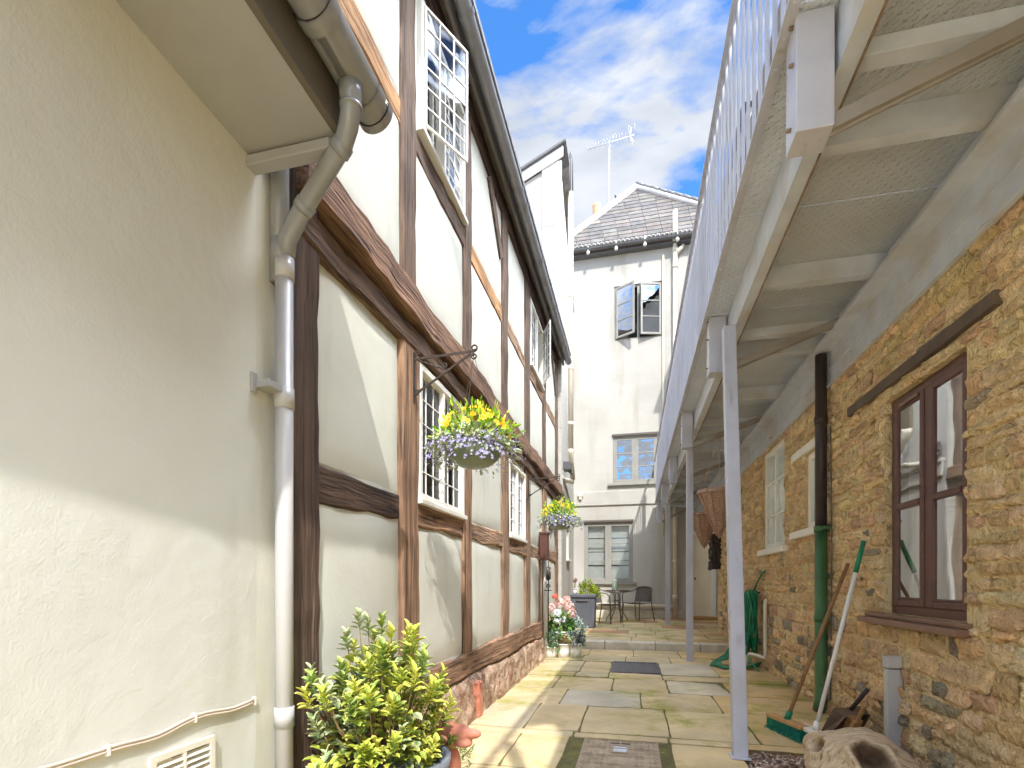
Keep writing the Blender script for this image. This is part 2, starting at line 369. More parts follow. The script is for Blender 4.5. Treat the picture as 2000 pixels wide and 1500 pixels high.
# ------------------------------------------------------------------ mesh building
ORG = {}
class MB:
    def __init__(s, T=None):
        s.v = []; s.f = []; s.c = []; s.mi = []; s.sm = []; s.T = T; s.col = (1, 1, 1); s.m = 0; s.s = False
    def add(s, verts, faces, cols=None):
        k = len(s.v)
        for i, p in enumerate(verts):
            p = V(p)
            s.v.append(s.T @ p if s.T else p)
            s.c.append(cols[i] if cols else s.col)
        for f in faces:
            s.f.append([k+i for i in f]); s.mi.append(s.m); s.sm.append(s.s)
        return s
    def box(s, x0, x1, y0, y1, z0, z1):
        return s.add([(x0,y0,z0),(x1,y0,z0),(x1,y1,z0),(x0,y1,z0),(x0,y0,z1),(x1,y0,z1),(x1,y1,z1),(x0,y1,z1)],
                     [(0,3,2,1),(4,5,6,7),(0,1,5,4),(1,2,6,5),(2,3,7,6),(3,0,4,7)])
    def bar(s, p, q, w, h, up=(0, 0, 1)):
        p = V(p); q = V(q); d = (q-p).normalized(); u = V(up)
        sd = d.cross(u)
        if sd.length < 1e-4: sd = d.cross(V((1, 0, 0)))
        sd.normalize(); u = sd.cross(d).normalized()
        vs = []
        for c in (p, q):
            for a, b in ((-1,-1),(1,-1),(1,1),(-1,1)): vs.append(c + sd*(a*w/2) + u*(b*h/2))
        return s.add(vs, [(0,1,2,3),(7,6,5,4),(0,4,5,1),(1,5,6,2),(2,6,7,3),(3,7,4,0)])
    def tube(s, pts, r, seg=8, cap=True):
        pts = [V(p) for p in pts]; n = len(pts)
        rs = r if isinstance(r, (list, tuple)) else [r]*n
        sm = s.s; s.s = True
        t0 = (pts[1]-pts[0]).normalized()
        u = t0.cross(V((0, 0, 1)))
        if u.length < 1e-3: u = t0.cross(V((1, 0, 0)))
        u.normalize()
        vs = []
        for i in range(n):
            t = (pts[min(i+1, n-1)]-pts[max(i-1, 0)])
            if t.length < 1e-9: t = t0
            t.normalize()
            u = (u - t*u.dot(t))
            if u.length < 1e-6: u = t.cross(V((0.3, 1, 0.2)))
            u.normalize(); w = t.cross(u)
            for k in range(seg):
                a = 2*math.pi*k/seg
                vs.append(pts[i] + (u*math.cos(a)+w*math.sin(a))*rs[i])
        fs = []
        for i in range(n-1):
            for k in range(seg):
                fs.append((i*seg+k, i*seg+(k+1) % seg, (i+1)*seg+(k+1) % seg, (i+1)*seg+k))
        if cap:
            fs.append(tuple(range(seg-1, -1, -1))); fs.append(tuple((n-1)*seg+k for k in range(seg)))
        s.add(vs, fs); s.s = sm
        return s
    def lathe(s, prof, c, seg=24, axis='z'):
        c = V(c); vs = []; fs = []; sm = s.s; s.s = True; n = len(prof)
        for r, z in prof:
            for k in range(seg):
                a = 2*math.pi*k/seg; x, y = r*math.cos(a), r*math.sin(a)
                vs.append(c + (V((x, y, z)) if axis == 'z' else V((x, z, y)) if axis == 'y' else V((z, x, y))))
        for i in range(n-1):
            for k in range(seg): fs.append((i*seg+k, i*seg+(k+1) % seg, (i+1)*seg+(k+1) % seg, (i+1)*seg+k))
        s.add(vs, fs); s.s = sm
        return s
    def disc(s, c, r, seg=24, n=(0, 0, 1)):
        c = V(c); q = V(n).to_track_quat('Z', 'Y')
        return s.add([c + q @ V((r*math.cos(2*math.pi*k/seg), r*math.sin(2*math.pi*k/seg), 0)) for k in range(seg)], [tuple(range(seg))])
    def ball(s, c, r, sc=(1, 1, 1), seg=10):
        prof = [(max(1e-4, r*math.sin(math.pi*i/seg)), -r*math.cos(math.pi*i/seg)) for i in range(seg+1)]
        k = len(s.v); T = s.T
        s.T = (T if T else Matrix()) @ Matrix.Translation(V(c)) @ Matrix.Diagonal((*sc, 1))
        s.lathe(prof, (0, 0, 0), seg=seg+4); s.T = T
        return s
    def build(s, name, mats, parent=None, bevel=0, recalc=True):
        if isinstance(mats, str): mats = [mats]
        L = ORG.get(parent.name, V((0, 0, 0))) if parent else V((0, 0, 0))
        me = bpy.data.meshes.new(name)
        me.from_pydata([tuple(v-L) for v in s.v], [], s.f)
        for mt in mats: me.materials.append(MATS[mt])
        me.polygons.foreach_set('material_index', s.mi)
        me.polygons.foreach_set('use_smooth', s.sm)
        ca = me.color_attributes.new('Col', 'FLOAT_COLOR', 'POINT')
        buf = []
        for c in s.c: buf += [c[0], c[1], c[2], 1.0]
        ca.data.foreach_set('color', buf)
        if recalc:
            bm = bmesh.new(); bm.from_mesh(me); bmesh.ops.recalc_face_normals(bm, faces=bm.faces); bm.to_mesh(me); bm.free()
        me.update()
        o = bpy.data.objects.new(name, me); COL.objects.link(o)
        if parent: o.parent = parent; ORG[o.name] = L
        else: ORG[o.name] = V((0, 0, 0))
        if bevel:
            b = o.modifiers.new('bevel', 'BEVEL'); b.width = bevel; b.segments = 2; b.limit_method = 'ANGLE'; b.angle_limit = R(50)
        return o

def tag(o, label=None, cat=None, group=None, kind=None):
    if label: o['label'] = label
    if cat: o['category'] = cat
    if group: o['group'] = group
    if kind: o['kind'] = kind
    return o
def thing(name, label, cat, loc=(0, 0, 0), group=None):
    o = bpy.data.objects.new(name, None); COL.objects.link(o)
    o.location = loc; o.empty_display_size = 0.1
    ORG[o.name] = V(loc)
    return tag(o, label, cat, group)
def frame(org, a, b, c):
    a, b, c = V(a), V(b), V(c)
    m = Matrix(((a.x, b.x, c.x, org[0]), (a.y, b.y, c.y, org[1]), (a.z, b.z, c.z, org[2]), (0, 0, 0, 1)))
    return m
def copy_tree(o, loc, label, kids):
    c = o.copy(); COL.objects.link(c); c.location = loc; c['label'] = label
    for ch in kids.get(o.name, []):
        d = ch.copy(); COL.objects.link(d); d.parent = c
        for g in kids.get(ch.name, []):
            e = g.copy(); COL.objects.link(e); e.parent = d
    return c
def kids_of():
    k = {}
    for o in bpy.data.objects:
        if o.parent: k.setdefault(o.parent.name, []).append(o)
    return k

# local frames: a along the wall, b out of it, c up
T_LEFT = frame((-1.2, 0, 0), (0, 1, 0), (1, 0, 0), (0, 0, 1))
T_RIGHT = frame((1.5, 0, 0), (0, 1, 0), (-1, 0, 0), (0, 0, 1))
YE = 13.4
T_END = frame((0, YE, 0), (1, 0, 0), (0, -1, 0), (0, 0, 1))

def holed(mb, a0, a1, c0, c1, holes, b=0.0, depth=0.12, step=None, back=None):
    As = sorted(set([a0, a1] + [h[i] for h in holes for i in (0, 1)])); Cs = sorted(set([c0, c1] + [h[i] for h in holes for i in (2, 3)]))
    As = [x for x in As if a0 <= x <= a1]; Cs = [x for x in Cs if c0 <= x <= c1]
    for i in range(len(As)-1):
        for j in range(len(Cs)-1):
            am, cm = (As[i]+As[i+1])/2, (Cs[j]+Cs[j+1])/2
            if any(h[0] < am < h[1] and h[2] < cm < h[3] for h in holes): continue
            mb.add([(As[i], b, Cs[j]), (As[i+1], b, Cs[j]), (As[i+1], b, Cs[j+1]), (As[i], b, Cs[j+1])], [(0, 1, 2, 3)])
    for h in holes:
        x0, x1, z0, z1 = h[:4]; d = b-depth
        mb.add([(x0,b,z0),(x1,b,z0),(x1,b,z1),(x0,b,z1),(x0,d,z0),(x1,d,z0),(x1,d,z1),(x0,d,z1)],
               [(0,1,5,4),(1,2,6,5),(2,3,7,6),(3,0,4,7)])
        if back is not None:
            mi = mb.m; mb.m = back; D = d-0.5
            mb.add([(x0-.2,d-.02,z0-.2),(x1+.2,d-.02,z0-.2),(x1+.2,d-.02,z1+.2),(x0-.2,d-.02,z1+.2),
                    (x0-.2,D,z0-.2),(x1+.2,D,z0-.2),(x1+.2,D,z1+.2),(x0-.2,D,z1+.2)],
                   [(4,5,6,7),(0,1,5,4),(1,2,6,5),(2,3,7,6),(3,0,4,7)])
            mb.m = mi

def rectframe(mb, a0, a1, c0, c1, w, b0, b1):
    mb.box(a0, a0+w, b0, b1, c0, c1); mb.box(a1-w, a1, b0, b1, c0, c1)
    mb.box(a0+w, a1-w, b0, b1, c0, c0+w); mb.box(a0+w, a1-w, b0, b1, c1-w, c1)

def wob(n, amp):
    x = 0; o = []
    for i in range(n): x = x*0.7 + random.uniform(-amp, amp); o.append(x)
    return o
def timber(mb, a0, a1, c0, c1, b0=-0.02, b1=0.02, axis='c', amp=0.008, tint=(1, 1, 1), sag=0.0):
    L = (c1-c0) if axis == 'c' else (a1-a0); W = (a1-a0) if axis == 'c' else (c1-c0)
    n = max(4, int(L/0.10)); ch = min(0.012, W*0.15)
    l, r_, f = wob(n+1, amp), wob(n+1, amp), wob(n+1, amp*0.7)
    vs = []; cs = []
    for i in range(n+1):
        t = i/n*L; sg = sag*math.sin(math.pi*i/n)
        e = 1 if 0 < i < n else 0
        prof = [(l[i], b0), (l[i], b1-ch+f[i]), (ch+l[i], b1+f[i]), (W-ch+r_[i], b1+f[i]), (W+r_[i], b1-ch+f[i]), (W+r_[i], b0)]
        for p, b in prof:
            vs.append((a0+p+sg, b, c0+t) if axis == 'c' else (a0+t, b, c0+p+sg))
            cs.append(tint)
    fs = []
    for i in range(n):
        for k in range(5): fs.append((i*6+k, i*6+k+1, (i+1)*6+k+1, (i+1)*6+k))
    fs += [tuple(range(6)), tuple(n*6+k for k in range(5, -1, -1))]
    mb.add(vs, fs, cs)
    return mb

# ================================================================== the ground
g = MB(); g.add([(-400, -400, -1.09), (400, -400, -1.09), (400, 400, -1.09), (-400, 400, -1.09)], [(0, 1, 2, 3)])
tag(g.build('ground', 'ground_soil'), kind='structure')

def slab(mb, x0, x1, y0, y1, z, col, amp=0.012, g=0.008):
    x0 += g; x1 -= g; y0 += g; y1 -= g
    nx = max(2, int((x1-x0)/0.12)); ny = max(2, int((y1-y0)/0.12))
    tz = random.uniform(-0.004, 0.004); tx = random.uniform(-.006, .006); ty = random.uniform(-.006, .006)
    top = []; ring = []
    def P(i, j):
        x = x0+(x1-x0)*i/nx; y = y0+(y1-y0)*j/ny
        e = (i in (0, nx)) or (j in (0, ny))
        if e:
            x += amp*.8*noise.noise(V((x*9, y*9, 3.1))); y += amp*noise.noise(V((x*9, y*9, 8.7)))
            if i in (0, nx) and j in (0, ny):
                x += 0.005*(1 if i == 0 else -1); y += 0.005*(1 if j == 0 else -1)
        zz = z + tz + tx*(i/nx-.5) + ty*(j/ny-.5) + 0.004*noise.noise(V((x*3, y*3, 0))) - (0.006 if e else 0)
        return (x, y, zz)
    idx = {}
    vs = []
    for j in range(ny+1):
        for i in range(nx+1): idx[i, j] = len(vs); vs.append(P(i, j))
    fs = [(idx[i, j], idx[i+1, j], idx[i+1, j+1], idx[i, j+1]) for i in range(nx) for j in range(ny)]
    loop = [(i, 0) for i in range(nx)] + [(nx, j) for j in range(ny)] + [(i, ny) for i in range(nx, 0, -1)] + [(0, j) for j in range(ny, 0, -1)]
    b = len(vs)
    for q in loop:
        p = vs[idx[q]]; vs.append((p[0], p[1], z-0.05))
    m = len(loop)
    for k in range(m): fs.append((idx[loop[k]], b+k, b+(k+1) % m, idx[loop[(k+1) % m]]))
    cs = []
    for p in vs:
        q = 0.9+0.28*noise.noise(V((p[0]*2.7, p[1]*2.7, 4)))
        cs.append((col[0]*q, col[1]*q, col[2]*q))
    s0 = mb.s; mb.s = False
    mb.add(vs, fs, cs); mb.s = s0

BUFF = [S(234, 216, 182), S(226, 210, 178), S(238, 222, 186), S(222, 210, 182), S(232, 212, 172), S(220, 210, 190)]
GREYB = S(216, 214, 208)
pav = MB()
courses = [(-2.6-.7*q_, -1.9-.7*q_, None) for q_ in range(12, 0, -1)] + [(-2.6, -1.9, None), (-1.9, -1.2, None), (-1.2, -.5, None), (-.5, .2, None), (.2, .9, None), (.9, 1.6, None), (1.6, 2.15, None),
    (2.15, 2.72, [-1.16, -.40, .22, .62]), (2.72, 3.35, [-1.16, -.72, -.40, .22, .62]),
    (3.35, 3.46, [-1.16, -.39, .22, .62, 1.5]),
    (3.46, 4.22, [-1.16, -.74, -.36, .235, .78, 1.5]),
    (4.22, 4.86, [-1.16, -.6, .06, .68, 1.5]), (4.86, 5.50, [-1.16, -.76, -.2, .32, .86, 1.5]),
    (5.50, 5.80, [-1.16, -.62, -.26, .30, .98, 1.5]), (5.80, 6.64, [-1.16, -.60, -.26, .30, .90, 1.5]), (6.64, 7.16, [-1.16, -.66, -.1, .46, 1.0, 1.5]), (7.16, 7.86, [-1.16, -.62, 0.0, .62, 1.5])]
for y0, y1, xs in courses:
    if xs is None:
        xs = [-1.16]
        while xs[-1] < 1.5: xs.append(xs[-1]+random.uniform(.45, .8))
        xs[-1] = 1.5
    for i in range(len(xs)-1):
        x0, x1 = xs[i], xs[i+1]
        if abs(x0+.26) < .01 and abs(x1-.30) < .01 and y0 == 5.80: continue       # the grating
        if abs(x0+.40) < .01 and abs(x1-.22) < .01 and 2.7 < y0 < 3: continue       # the inspection cover
        c = random.choice(BUFF)
        if abs(x0+.6) < .02 and y0 == 4.22: c = GREYB
        if y0 in (5.8, 4.86) and x0 > .25: c = S(226, 220, 206)
        if x0 > .6: c = S(236, 208, 160)
        slab(pav, x0, x1, y0, y1, -1.0+random.uniform(-.004, .004), c, g=random.uniform(.003, .0075))
pav.m = 1
pav.add([(-1.25, -11, -1.014), (0.62, -11, -1.014), (0.62, 3.34, -1.014), (1.52, 3.34, -1.014), (1.52, 7.9, -1.014), (-1.25, 7.9, -1.014)], [(0, 1, 2, 3, 4, 5)])
tag(pav.build('paving', ['flagstone', 'joint_moss']), kind='structure')

pat = MB()
ys = [8.12, 8.72, 9.3, 9.9, 10.6, 11.3, 12.0, 12.7, YE]
for j in range(len(ys)-1):
    x = -1.5
    while x < 2.4:
        x1 = min(2.4, x+random.uniform(.45, .95))
        if x1 > 2.2: x1 = 2.4
        c = random.choice(BUFF + [S(206, 158, 132), S(230, 200, 156)])
        slab(pat, x, x1, ys[j], ys[j+1], -0.9+random.uniform(-.003, .003), c, g=.006)
        x = x1
pat.m = 1
pat.add([(-1.6, 8.0, -.913), (2.5, 8.0, -.913), (2.5, YE+.1, -.913), (-1.6, YE+.1, -.913)], [(0, 1, 2, 3)])
tag(pat.build('patio', ['flagstone', 'joint_moss']), kind='structure')
st = MB()
xs = [-1.1, -.42, .32, .95, 1.5]
for i in range(4): st.box(xs[i]+.004, xs[i+1]-.004, 7.87+random.uniform(0, .012), 8.12, -1.03, -0.895+random.uniform(-.003, .003))
tag(st.build('stone_step', 'kerb_stone', bevel=0.012), kind='structure')

gr = MB()
gr.add([(0.62, -1.5, -1.045), (1.5, -1.5, -1.045), (1.5, 3.33, -1.045), (0.62, 3.33, -1.045)], [(0, 1, 2, 3)], [S(120, 100, 84)]*4)
pal = [S(196, 170, 150), S(160, 128, 108), S(214, 196, 180), S(132, 104, 92), S(176, 142, 118), S(150, 136, 128), S(205, 178, 160)]
for k in range(5200):
    x = random.uniform(.63, 1.49); y = random.uniform(1.7, 3.32); z = -1.035+random.uniform(0, .022); r = random.uniform(.005, .012)
    q = Matrix.Rotation(random.uniform(0, 6.3), 3, V((random.random()-.5, random.random()-.5, random.random()-.5)).normalized())
    vs = [V((x, y, z)) + q @ V(p)*r for p in ((1.3, 0, 0), (-1.2, .2, 0), (0, 1, .1), (.1, -1, 0), (0, .1, .7), (.1, 0, -.7))]
    gr.add(vs, [(0,2,4),(2,1,4),(1,3,4),(3,0,4),(2,0,5),(1,2,5),(3,1,5),(0,3,5)], [random.choice(pal)]*6)
tag(gr.build('gravel', 'gravel', recalc=False), kind='stuff')

# ================================================================== near rendered building on the left
nb = thing('rendered_building', 'near cream rendered house filling the left edge, with grey eaves and gutter', 'building', (-1.2, 1.0, -1))
def nx_(y): return -1.2 + 0.0379*(1.435-y)        # the wall plane is very slightly skewed
m = MB()
n = 30
rows = [(-1.06), -.75, -.4, 0, .5, 1.0, 1.42]
vs = []; fs = []
for j, z in enumerate(rows):
    for i in range(n+1):
        y = -3.0 + 4.435*i/n
        vs.append((nx_(y)+0.006*noise.noise(V((0, y*2, z*2))), y, z))
for j in range(len(rows)-1):
    for i in range(n): fs.append((j*(n+1)+i, j*(n+1)+i+1, (j+1)*(n+1)+i+1, (j+1)*(n+1)+i))
m.add(vs, fs); m.s = True
# rounded corner returning to the timber house
prof = [(-1.2, 1.435), (-1.202, 1.446), (-1.21, 1.455), (-1.225, 1.458), (-1.4, 1.458)]
vs = [(x, y, z) for z in (-1.06, 1.9) for x, y in prof]
m.add(vs, [(i, i+1, 6+i, 5+i) for i in range(4)])
m.build('wall', 'cream_render', nb, recalc=True)
m = MB(); zs = 1.366
m.add([(nx_(-3)-.02, -3, zs), (-.885, -3, zs), (-.885, 1.40, zs), (-1.21, 1.40, zs)], [(0, 1, 2, 3)])
m.build('soffit', 'grey_paint', nb)
m = MB()
m.box(-.885, -.862, -3, 1.42, 1.36, 1.53)
m.build('fascia', 'dark_grey_paint', nb, bevel=.003)
m = MB()
m.add([(-1.22, 1.40, 1.358), (-.89, 1.40, 1.358), (-.89, 1.40, 1.50), (-1.22, 1.40, 1.78), (-1.22, 1.425, 1.358), (-.89, 1.425, 1.358), (-.89, 1.425, 1.50), (-1.22, 1.425, 1.78)],
      [(0,1,2,3),(7,6,5,4),(0,4,5,1),(1,5,6,2),(2,6,7,3),(3,7,4,0)])
m.build('box_end', 'grey_paint', nb, bevel=.003)
m = MB(); m.box(-1.215, -.90, 1.385, 1.432, 1.325, 1.357)
m.build('end_trim', 'grey_paint', nb, bevel=.004)
m = MB()
m.add([(-.78, -3, 1.545), (-.78, 1.47, 1.545), (-4.2, 1.47, 3.95), (-4.2, -3, 3.95), (-.78, -3, 1.575), (-.78, 1.47, 1.575), (-4.2, 1.47, 3.99), (-4.2, -3, 3.99)],
      [(0,1,2,3),(7,6,5,4),(0,4,5,1),(1,5,6,2),(2,6,7,3),(3,7,4,0)])
m.col = (1, 1, 1); m.build('roof', 'slate', nb)
def half_gutter(mb, x, z, y0, y1, r, seg=14, th=.004, cap0=False, cap1=True):
    vs = []; N_ = seg+1
    for y in (y0, y1):
        for rr in (r, r-th):
            for k in range(N_):
                a = math.pi + math.pi*k/seg
                vs.append((x+rr*math.cos(a), y, z+rr*math.sin(a)))
    sm = mb.s; mb.s = True
    fs = []
    for k in range(seg):
        fs.append((k, k+1, 2*N_+k+1, 2*N_+k)); fs.append((N_+k+1, N_+k, 3*N_+k, 3*N_+k+1))
    mb.add(vs, fs); mb.s = False
    mb.add([vs[0], vs[N_], vs[3*N_], vs[2*N_]], [(0, 1, 2, 3)]); mb.add([vs[seg], vs[N_+seg], vs[3*N_+seg], vs[2*N_+seg]], [(0, 1, 2, 3)])
    for on, y in ((cap0, y0), (cap1, y1)):
        if on:
            k0 = len(vs)
            mb.add([(x+r*math.cos(math.pi+math.pi*k/seg), y, z+r*math.sin(math.pi+math.pi*k/seg)) for k in range(N_)], [tuple(range(N_))])
    mb.s = sm
gx, gz, grr = -.805, 1.497, .053
m = MB(); half_gutter(m, gx, gz, -3, 1.49, grr, cap1=True)
gut = m.build('gutter', 'gutter_plastic', nb, recalc=False)
m = MB()
for y0, y1, dr_, cp in ((1.16, 1.20, .009, 0), (1.405, 1.45, .009, 0), (.2, .24, .009, 0), (1.20, 1.405, .004, 0), (1.472, 1.50, .007, 1)):
    m = MB(); half_gutter(m, gx, gz+.004, y0, y1, grr+dr_, cap1=bool(cp)); m.build('gutter_socket', 'gutter_plastic', gut, recalc=False)
for y0 in (1.157, 1.449, 1.469):  # thin dark rings drawn for the gap lines at the gutter unions
    m = MB(); half_gutter(m, gx, gz+.004, y0, y0+.004, grr+.0045, cap1=False); m.build('gap_ring', 'pipe_black', gut, recalc=False)
# swan neck and downpipe
m = MB()
P = lambda *a: [V(p) for p in a]
out = V((gx-.005, 1.36, 1.45))
neck = P((gx, 1.345, 1.452), (gx, 1.35, 1.42), (gx-.003, 1.355, 1.392), (gx-.02, 1.372, 1.362), (gx-.05, 1.395, 1.338), (-1.06, 1.475, 1.215), (-1.135, 1.508, 1.165), (-1.15, 1.515, 1.115))
rs = [.036, .032, .029, .029, .029, .029, .031, .031]
m.tube(neck, rs, seg=18)
m.build('swan_neck', 'gutter_plastic', nb)
m = MB()
for (p, q) in (((gx, 1.349, 1.432), (gx, 1.352, 1.424)), ((gx-.001, 1.353, 1.402), (gx-.002, 1.354, 1.394))):
    m = MB(); m.tube([p, q], .0330, seg=18); m.build('pipe_collar', 'gutter_plastic', nb)
a = V((gx-.06, 1.401, 1.333)); b = V((-1.06, 1.475, 1.215)); d = (b-a).normalized()
for c0_, c1_ in ((a-d*.01, a+d*.02), (b-d*.035, b-d*.01)):
    m = MB(); m.tube([c0_, c1_], .0330, seg=18); m.build('pipe_collar', 'gutter_plastic', nb)
PX, PY = -1.155, 1.515
m = MB(); m.tube([(PX, PY, 1.12), (PX, PY, -1.0)], .029, seg=20)
dp = m.build('downpipe', 'downpipe_plastic', nb)
for z in (1.10, .66, -.42):
    m = MB(); m.tube([(PX, PY, z), (PX, PY, z-.07)], .0325, seg=20); m.build('pipe_collar', 'downpipe_plastic', dp)
m = MB(); m.tube([(PX-.018, PY, 1.02), (PX-.018, PY, 1.75)], .031, seg=18); m.tube([(PX-.012, PY, 1.16), (PX-.012, PY, 1.09)], .036, seg=18)
m.build('branch_pipe', 'gutter_plastic', nb)
m = MB(); m.box(-1.21, -1.14, 1.425, 1.50, .635, .66); m.box(-1.215, -1.19, 1.405, 1.432, .615, .68)
m.build('pipe_bracket', 'grey_paint', nb, bevel=.003)
m = MB()
cz = lambda y: -.382 - .006*math.sin(y*9) - .012*math.exp(-((y-1.32)/.08)**2) - .014*math.exp(-((y-1.06)/.08)**2)
for dz in (0, .0085): m.tube([(nx_(y)+.007, y, cz(y)+dz) for y in [-.8+.03*i for i in range(75)]], .0045, seg=7)
cab = m.build('wall_cable', 'cable_sheath', nb)
for y in (.93, 1.18, 1.42, .68):
    m = MB(); m.box(nx_(y), nx_(y)+.012, y-.0045, y+.0045, cz(y)-.010, cz(y)+.016); m.build('cable_clip', 'white_paint', cab, bevel=.002)
m = MB()
vx = nx_(1.15)
T = frame((vx, 1.04, -.62), (0, 1, 0), (1, 0, 0), (0, 0, 1)); m.T = T
rectframe(m, 0, .205, 0, .18, .018, 0, .012); m.box(.098, .108, 0, .012, .018, .162)
for k in range(8):
    z = .024+k*.0172
    m.add([(.018, .001, z+.012), (.187, .001, z+.012), (.187, .013, z), (.018, .013, z), (.018, .001, z+.009), (.187, .001, z+.009), (.187, .010, z-.002), (.018, .010, z-.002)],
          [(0,1,2,3),(7,6,5,4),(0,4,5,1),(1,5,6,2),(2,6,7,3),(3,7,4,0)])
vt = m.build('vent_grille', 'vent_plastic', nb, bevel=.0015)
m = MB(T); m.add([(.01, .0015, .01), (.195, .0015, .01), (.195, .0015, .17), (.01, .0015, .17)], [(0, 1, 2, 3)])
m.build('vent_opening', 'room_dark', vt)

# ================================================================== timber framed house
th = thing('timber_framed_house', 'half timbered house of cream panels and weathered dark oak beams along the left side', 'building', (-1.2, 4.5, -1))
WINS = [(2.70, 3.48, .475, 1.25), (4.86, 5.62, .47, 1.21), (2.72, 3.50, 2.60, 3.36), (5.95, 6.78, 2.60, 3.36)]
m = MB(T_LEFT)
holed(m, 1.15, 8.22, -1.05, 3.62, WINS, b=0, depth=.05, back=1)
m.build('wall', ['panel_render', 'room_pale'], th)
# gentle cushions of plaster between the timbers
m = MB(T_LEFT)
studs = [(1.58, 1.745), (2.47, 2.69), (3.49, 3.69), (4.60, 4.845), (5.64, 5.93), (6.80, 7.08), (7.93, 8.20)]
levels = [(-.5, .315), (.47, 1.27), (1.60, 2.42), (2.57, 3.45)]
for i in range(len(studs)-1):
    for c0, c1 in levels:
        a0, a1 = studs[i][1], studs[i+1][0]
        if any(w[0] < (a0+a1)/2 < w[1] and w[2] < (c0+c1)/2 < w[3] for w in WINS): continue
        nA, nC = 14, 14; vs = []
        for q in range(nC+1):
            for p in range(nA+1):
                u, v = p/nA, q/nC
                e = min(u, 1-u)*(a1-a0); f = min(v, 1-v)*(c1-c0)
                h = .012*(1-math.exp(-min(e, f)/.03)) + .004*noise.noise(V((a0*3+u*2, v*3, c0*2)))
                vs.append((a0+u*(a1-a0), .001+h, c0+v*(c1-c0)))
        m.s = True
        m.add(vs, [(q*(nA+1)+p, q*(nA+1)+p+1, (q+1)*(nA+1)+p+1, (q+1)*(nA+1)+p) for q in range(nC) for p in range(nA)])
m.build('plaster_panels', 'panel_render', th)
DK = (.50, .43, .41); MDK = (.75, .68, .64); LT = (1.6, 1.42, 1.25); TAN = (2.3, 1.75, 1.1); RED = (1.5, 1.24, 1.06)
def post(a0, a1, c0, c1, tint, b1=.022, amp=.006, name='post'):
    mb = MB(T_LEFT); timber(mb, a0, a1, c0, c1, -.02, b1, 'c', amp, tint); return mb.build(name, 'timber_upright', th)
def rail(a0, a1, c0, c1, tint, b1=.018, amp=.008, sag=0, name='rail'):
    mb = MB(T_LEFT); timber(mb, a0, a1, c0, c1, -.02, b1, 'a', amp, tint, sag); return mb.build(name, 'timber_level', th)
post(1.57, 1.745, -1.0, 1.50, DK, .03, name='corner_post')
post(1.56, 1.72, 1.56, 3.45, RED, .02, name='corner_post')
tl = [MDK, MDK, LT, LT, RED, RED]
for i, (a0, a1) in enumerate(studs[1:]):
    if i < 5:
        post(a0, a1, -.51, 1.275, [RED, RED, LT, LT, RED, RED][i], .024)
        post(a0+.02, a1-(.02 if i else .03), 1.56, 3.46, [MDK, MDK, MDK, MDK, MDK][i], .022)
post(7.93, 8.20, -.95, 1.275, RED, .024); post(7.98, 8.18, 1.56, 3.46, MDK, .022)
post(6.48, 6.62, -.62, .33, RED, .02)
# lower rails
for i in range(6):
    a0, a1 = studs[i][1], studs[i+1][0]
    rail(a0-.01, a1+.01, .318, .468, [DK, RED, LT, LT, LT, LT][i], .016, .012, name='rail')
# sill beam
rail(1.75, 8.2, -.70, -.50, RED, .035, .012, name='sill_beam')
# bressummer in two mouldings with a dark groove between
rail(1.6, 8.22, 1.405, 1.58, (1.15, .92, .82), .075, .010, name='bressummer')
rail(1.62, 8.22, 1.268, 1.385, (.7, .6, .55), .040, .010, name='bressummer')
rail(1.60, 8.22, 1.375, 1.41, (.25, .2, .2), .012, .004, name='beam_groove')
# upper rails
for i in range(6):
    a0, a1 = studs[i][1], studs[i+1][0]
    rail(a0-.04, a1+.03, 2.42, 2.565, [TAN, MDK, TAN, LT, LT, LT][i], .014, .010, name='rail')
rail(1.5, 8.22, 3.44, 3.62, (.5, .42, .42), .03, .008, name='wall_plate')
# diagonal brace beside the eaves
for (p, q) in (((-1.19, 4.15, 3.42), (-1.19, 4.55, 2.98)), ((-1.19, 7.5, 3.42), (-1.19, 7.95, 2.95))):
    mb = MB(); mb.col = MDK; mb.bar(p, q, .12, .04, up=(1, 0, 0)); mb.build('brace', 'timber_upright', th)
# iron tie end hanging from the end post
mb = MB(); mb.col = (.3, .26, .26); mb.box(-1.19, -1.10, 7.55, 7.75, .98, 1.2); mb.bar((-1.17, 7.3, .82), (-1.17, 8.1, 1.22), .12, .06, up=(1, 0, 0)); mb.build('bracket_timber', 'timber_level', th)
# plinth
m = MB(T_LEFT)
nA = 130; nC = 8; vs = []
for q in range(nC+1):
    for p in range(nA+1):
        a = 1.46+6.76*p/nA; c = -1.03+.335*q/nC
        bb = .045 + .03*(1-q/nC) + .022*noise.noise(V((a*6, c*9, 1))) + .012*noise.noise(V((a*17, c*20, 5)))
        if q == nC: bb = .01
        vs.append((a, bb, c))
m.s = True
m.add(vs, [(q*(nA+1)+p, q*(nA+1)+p+1, (q+1)*(nA+1)+p+1, (q+1)*(nA+1)+p) for q in range(nC) for p in range(nA)])
m.build('plinth', 'plinth_stone', th)
mb = MB(); mb.box(-1.16, -1.105, 3.62, 3.72, -1.0, -.74); mb.build('plinth_brick', 'terracotta', th, bevel=.006)
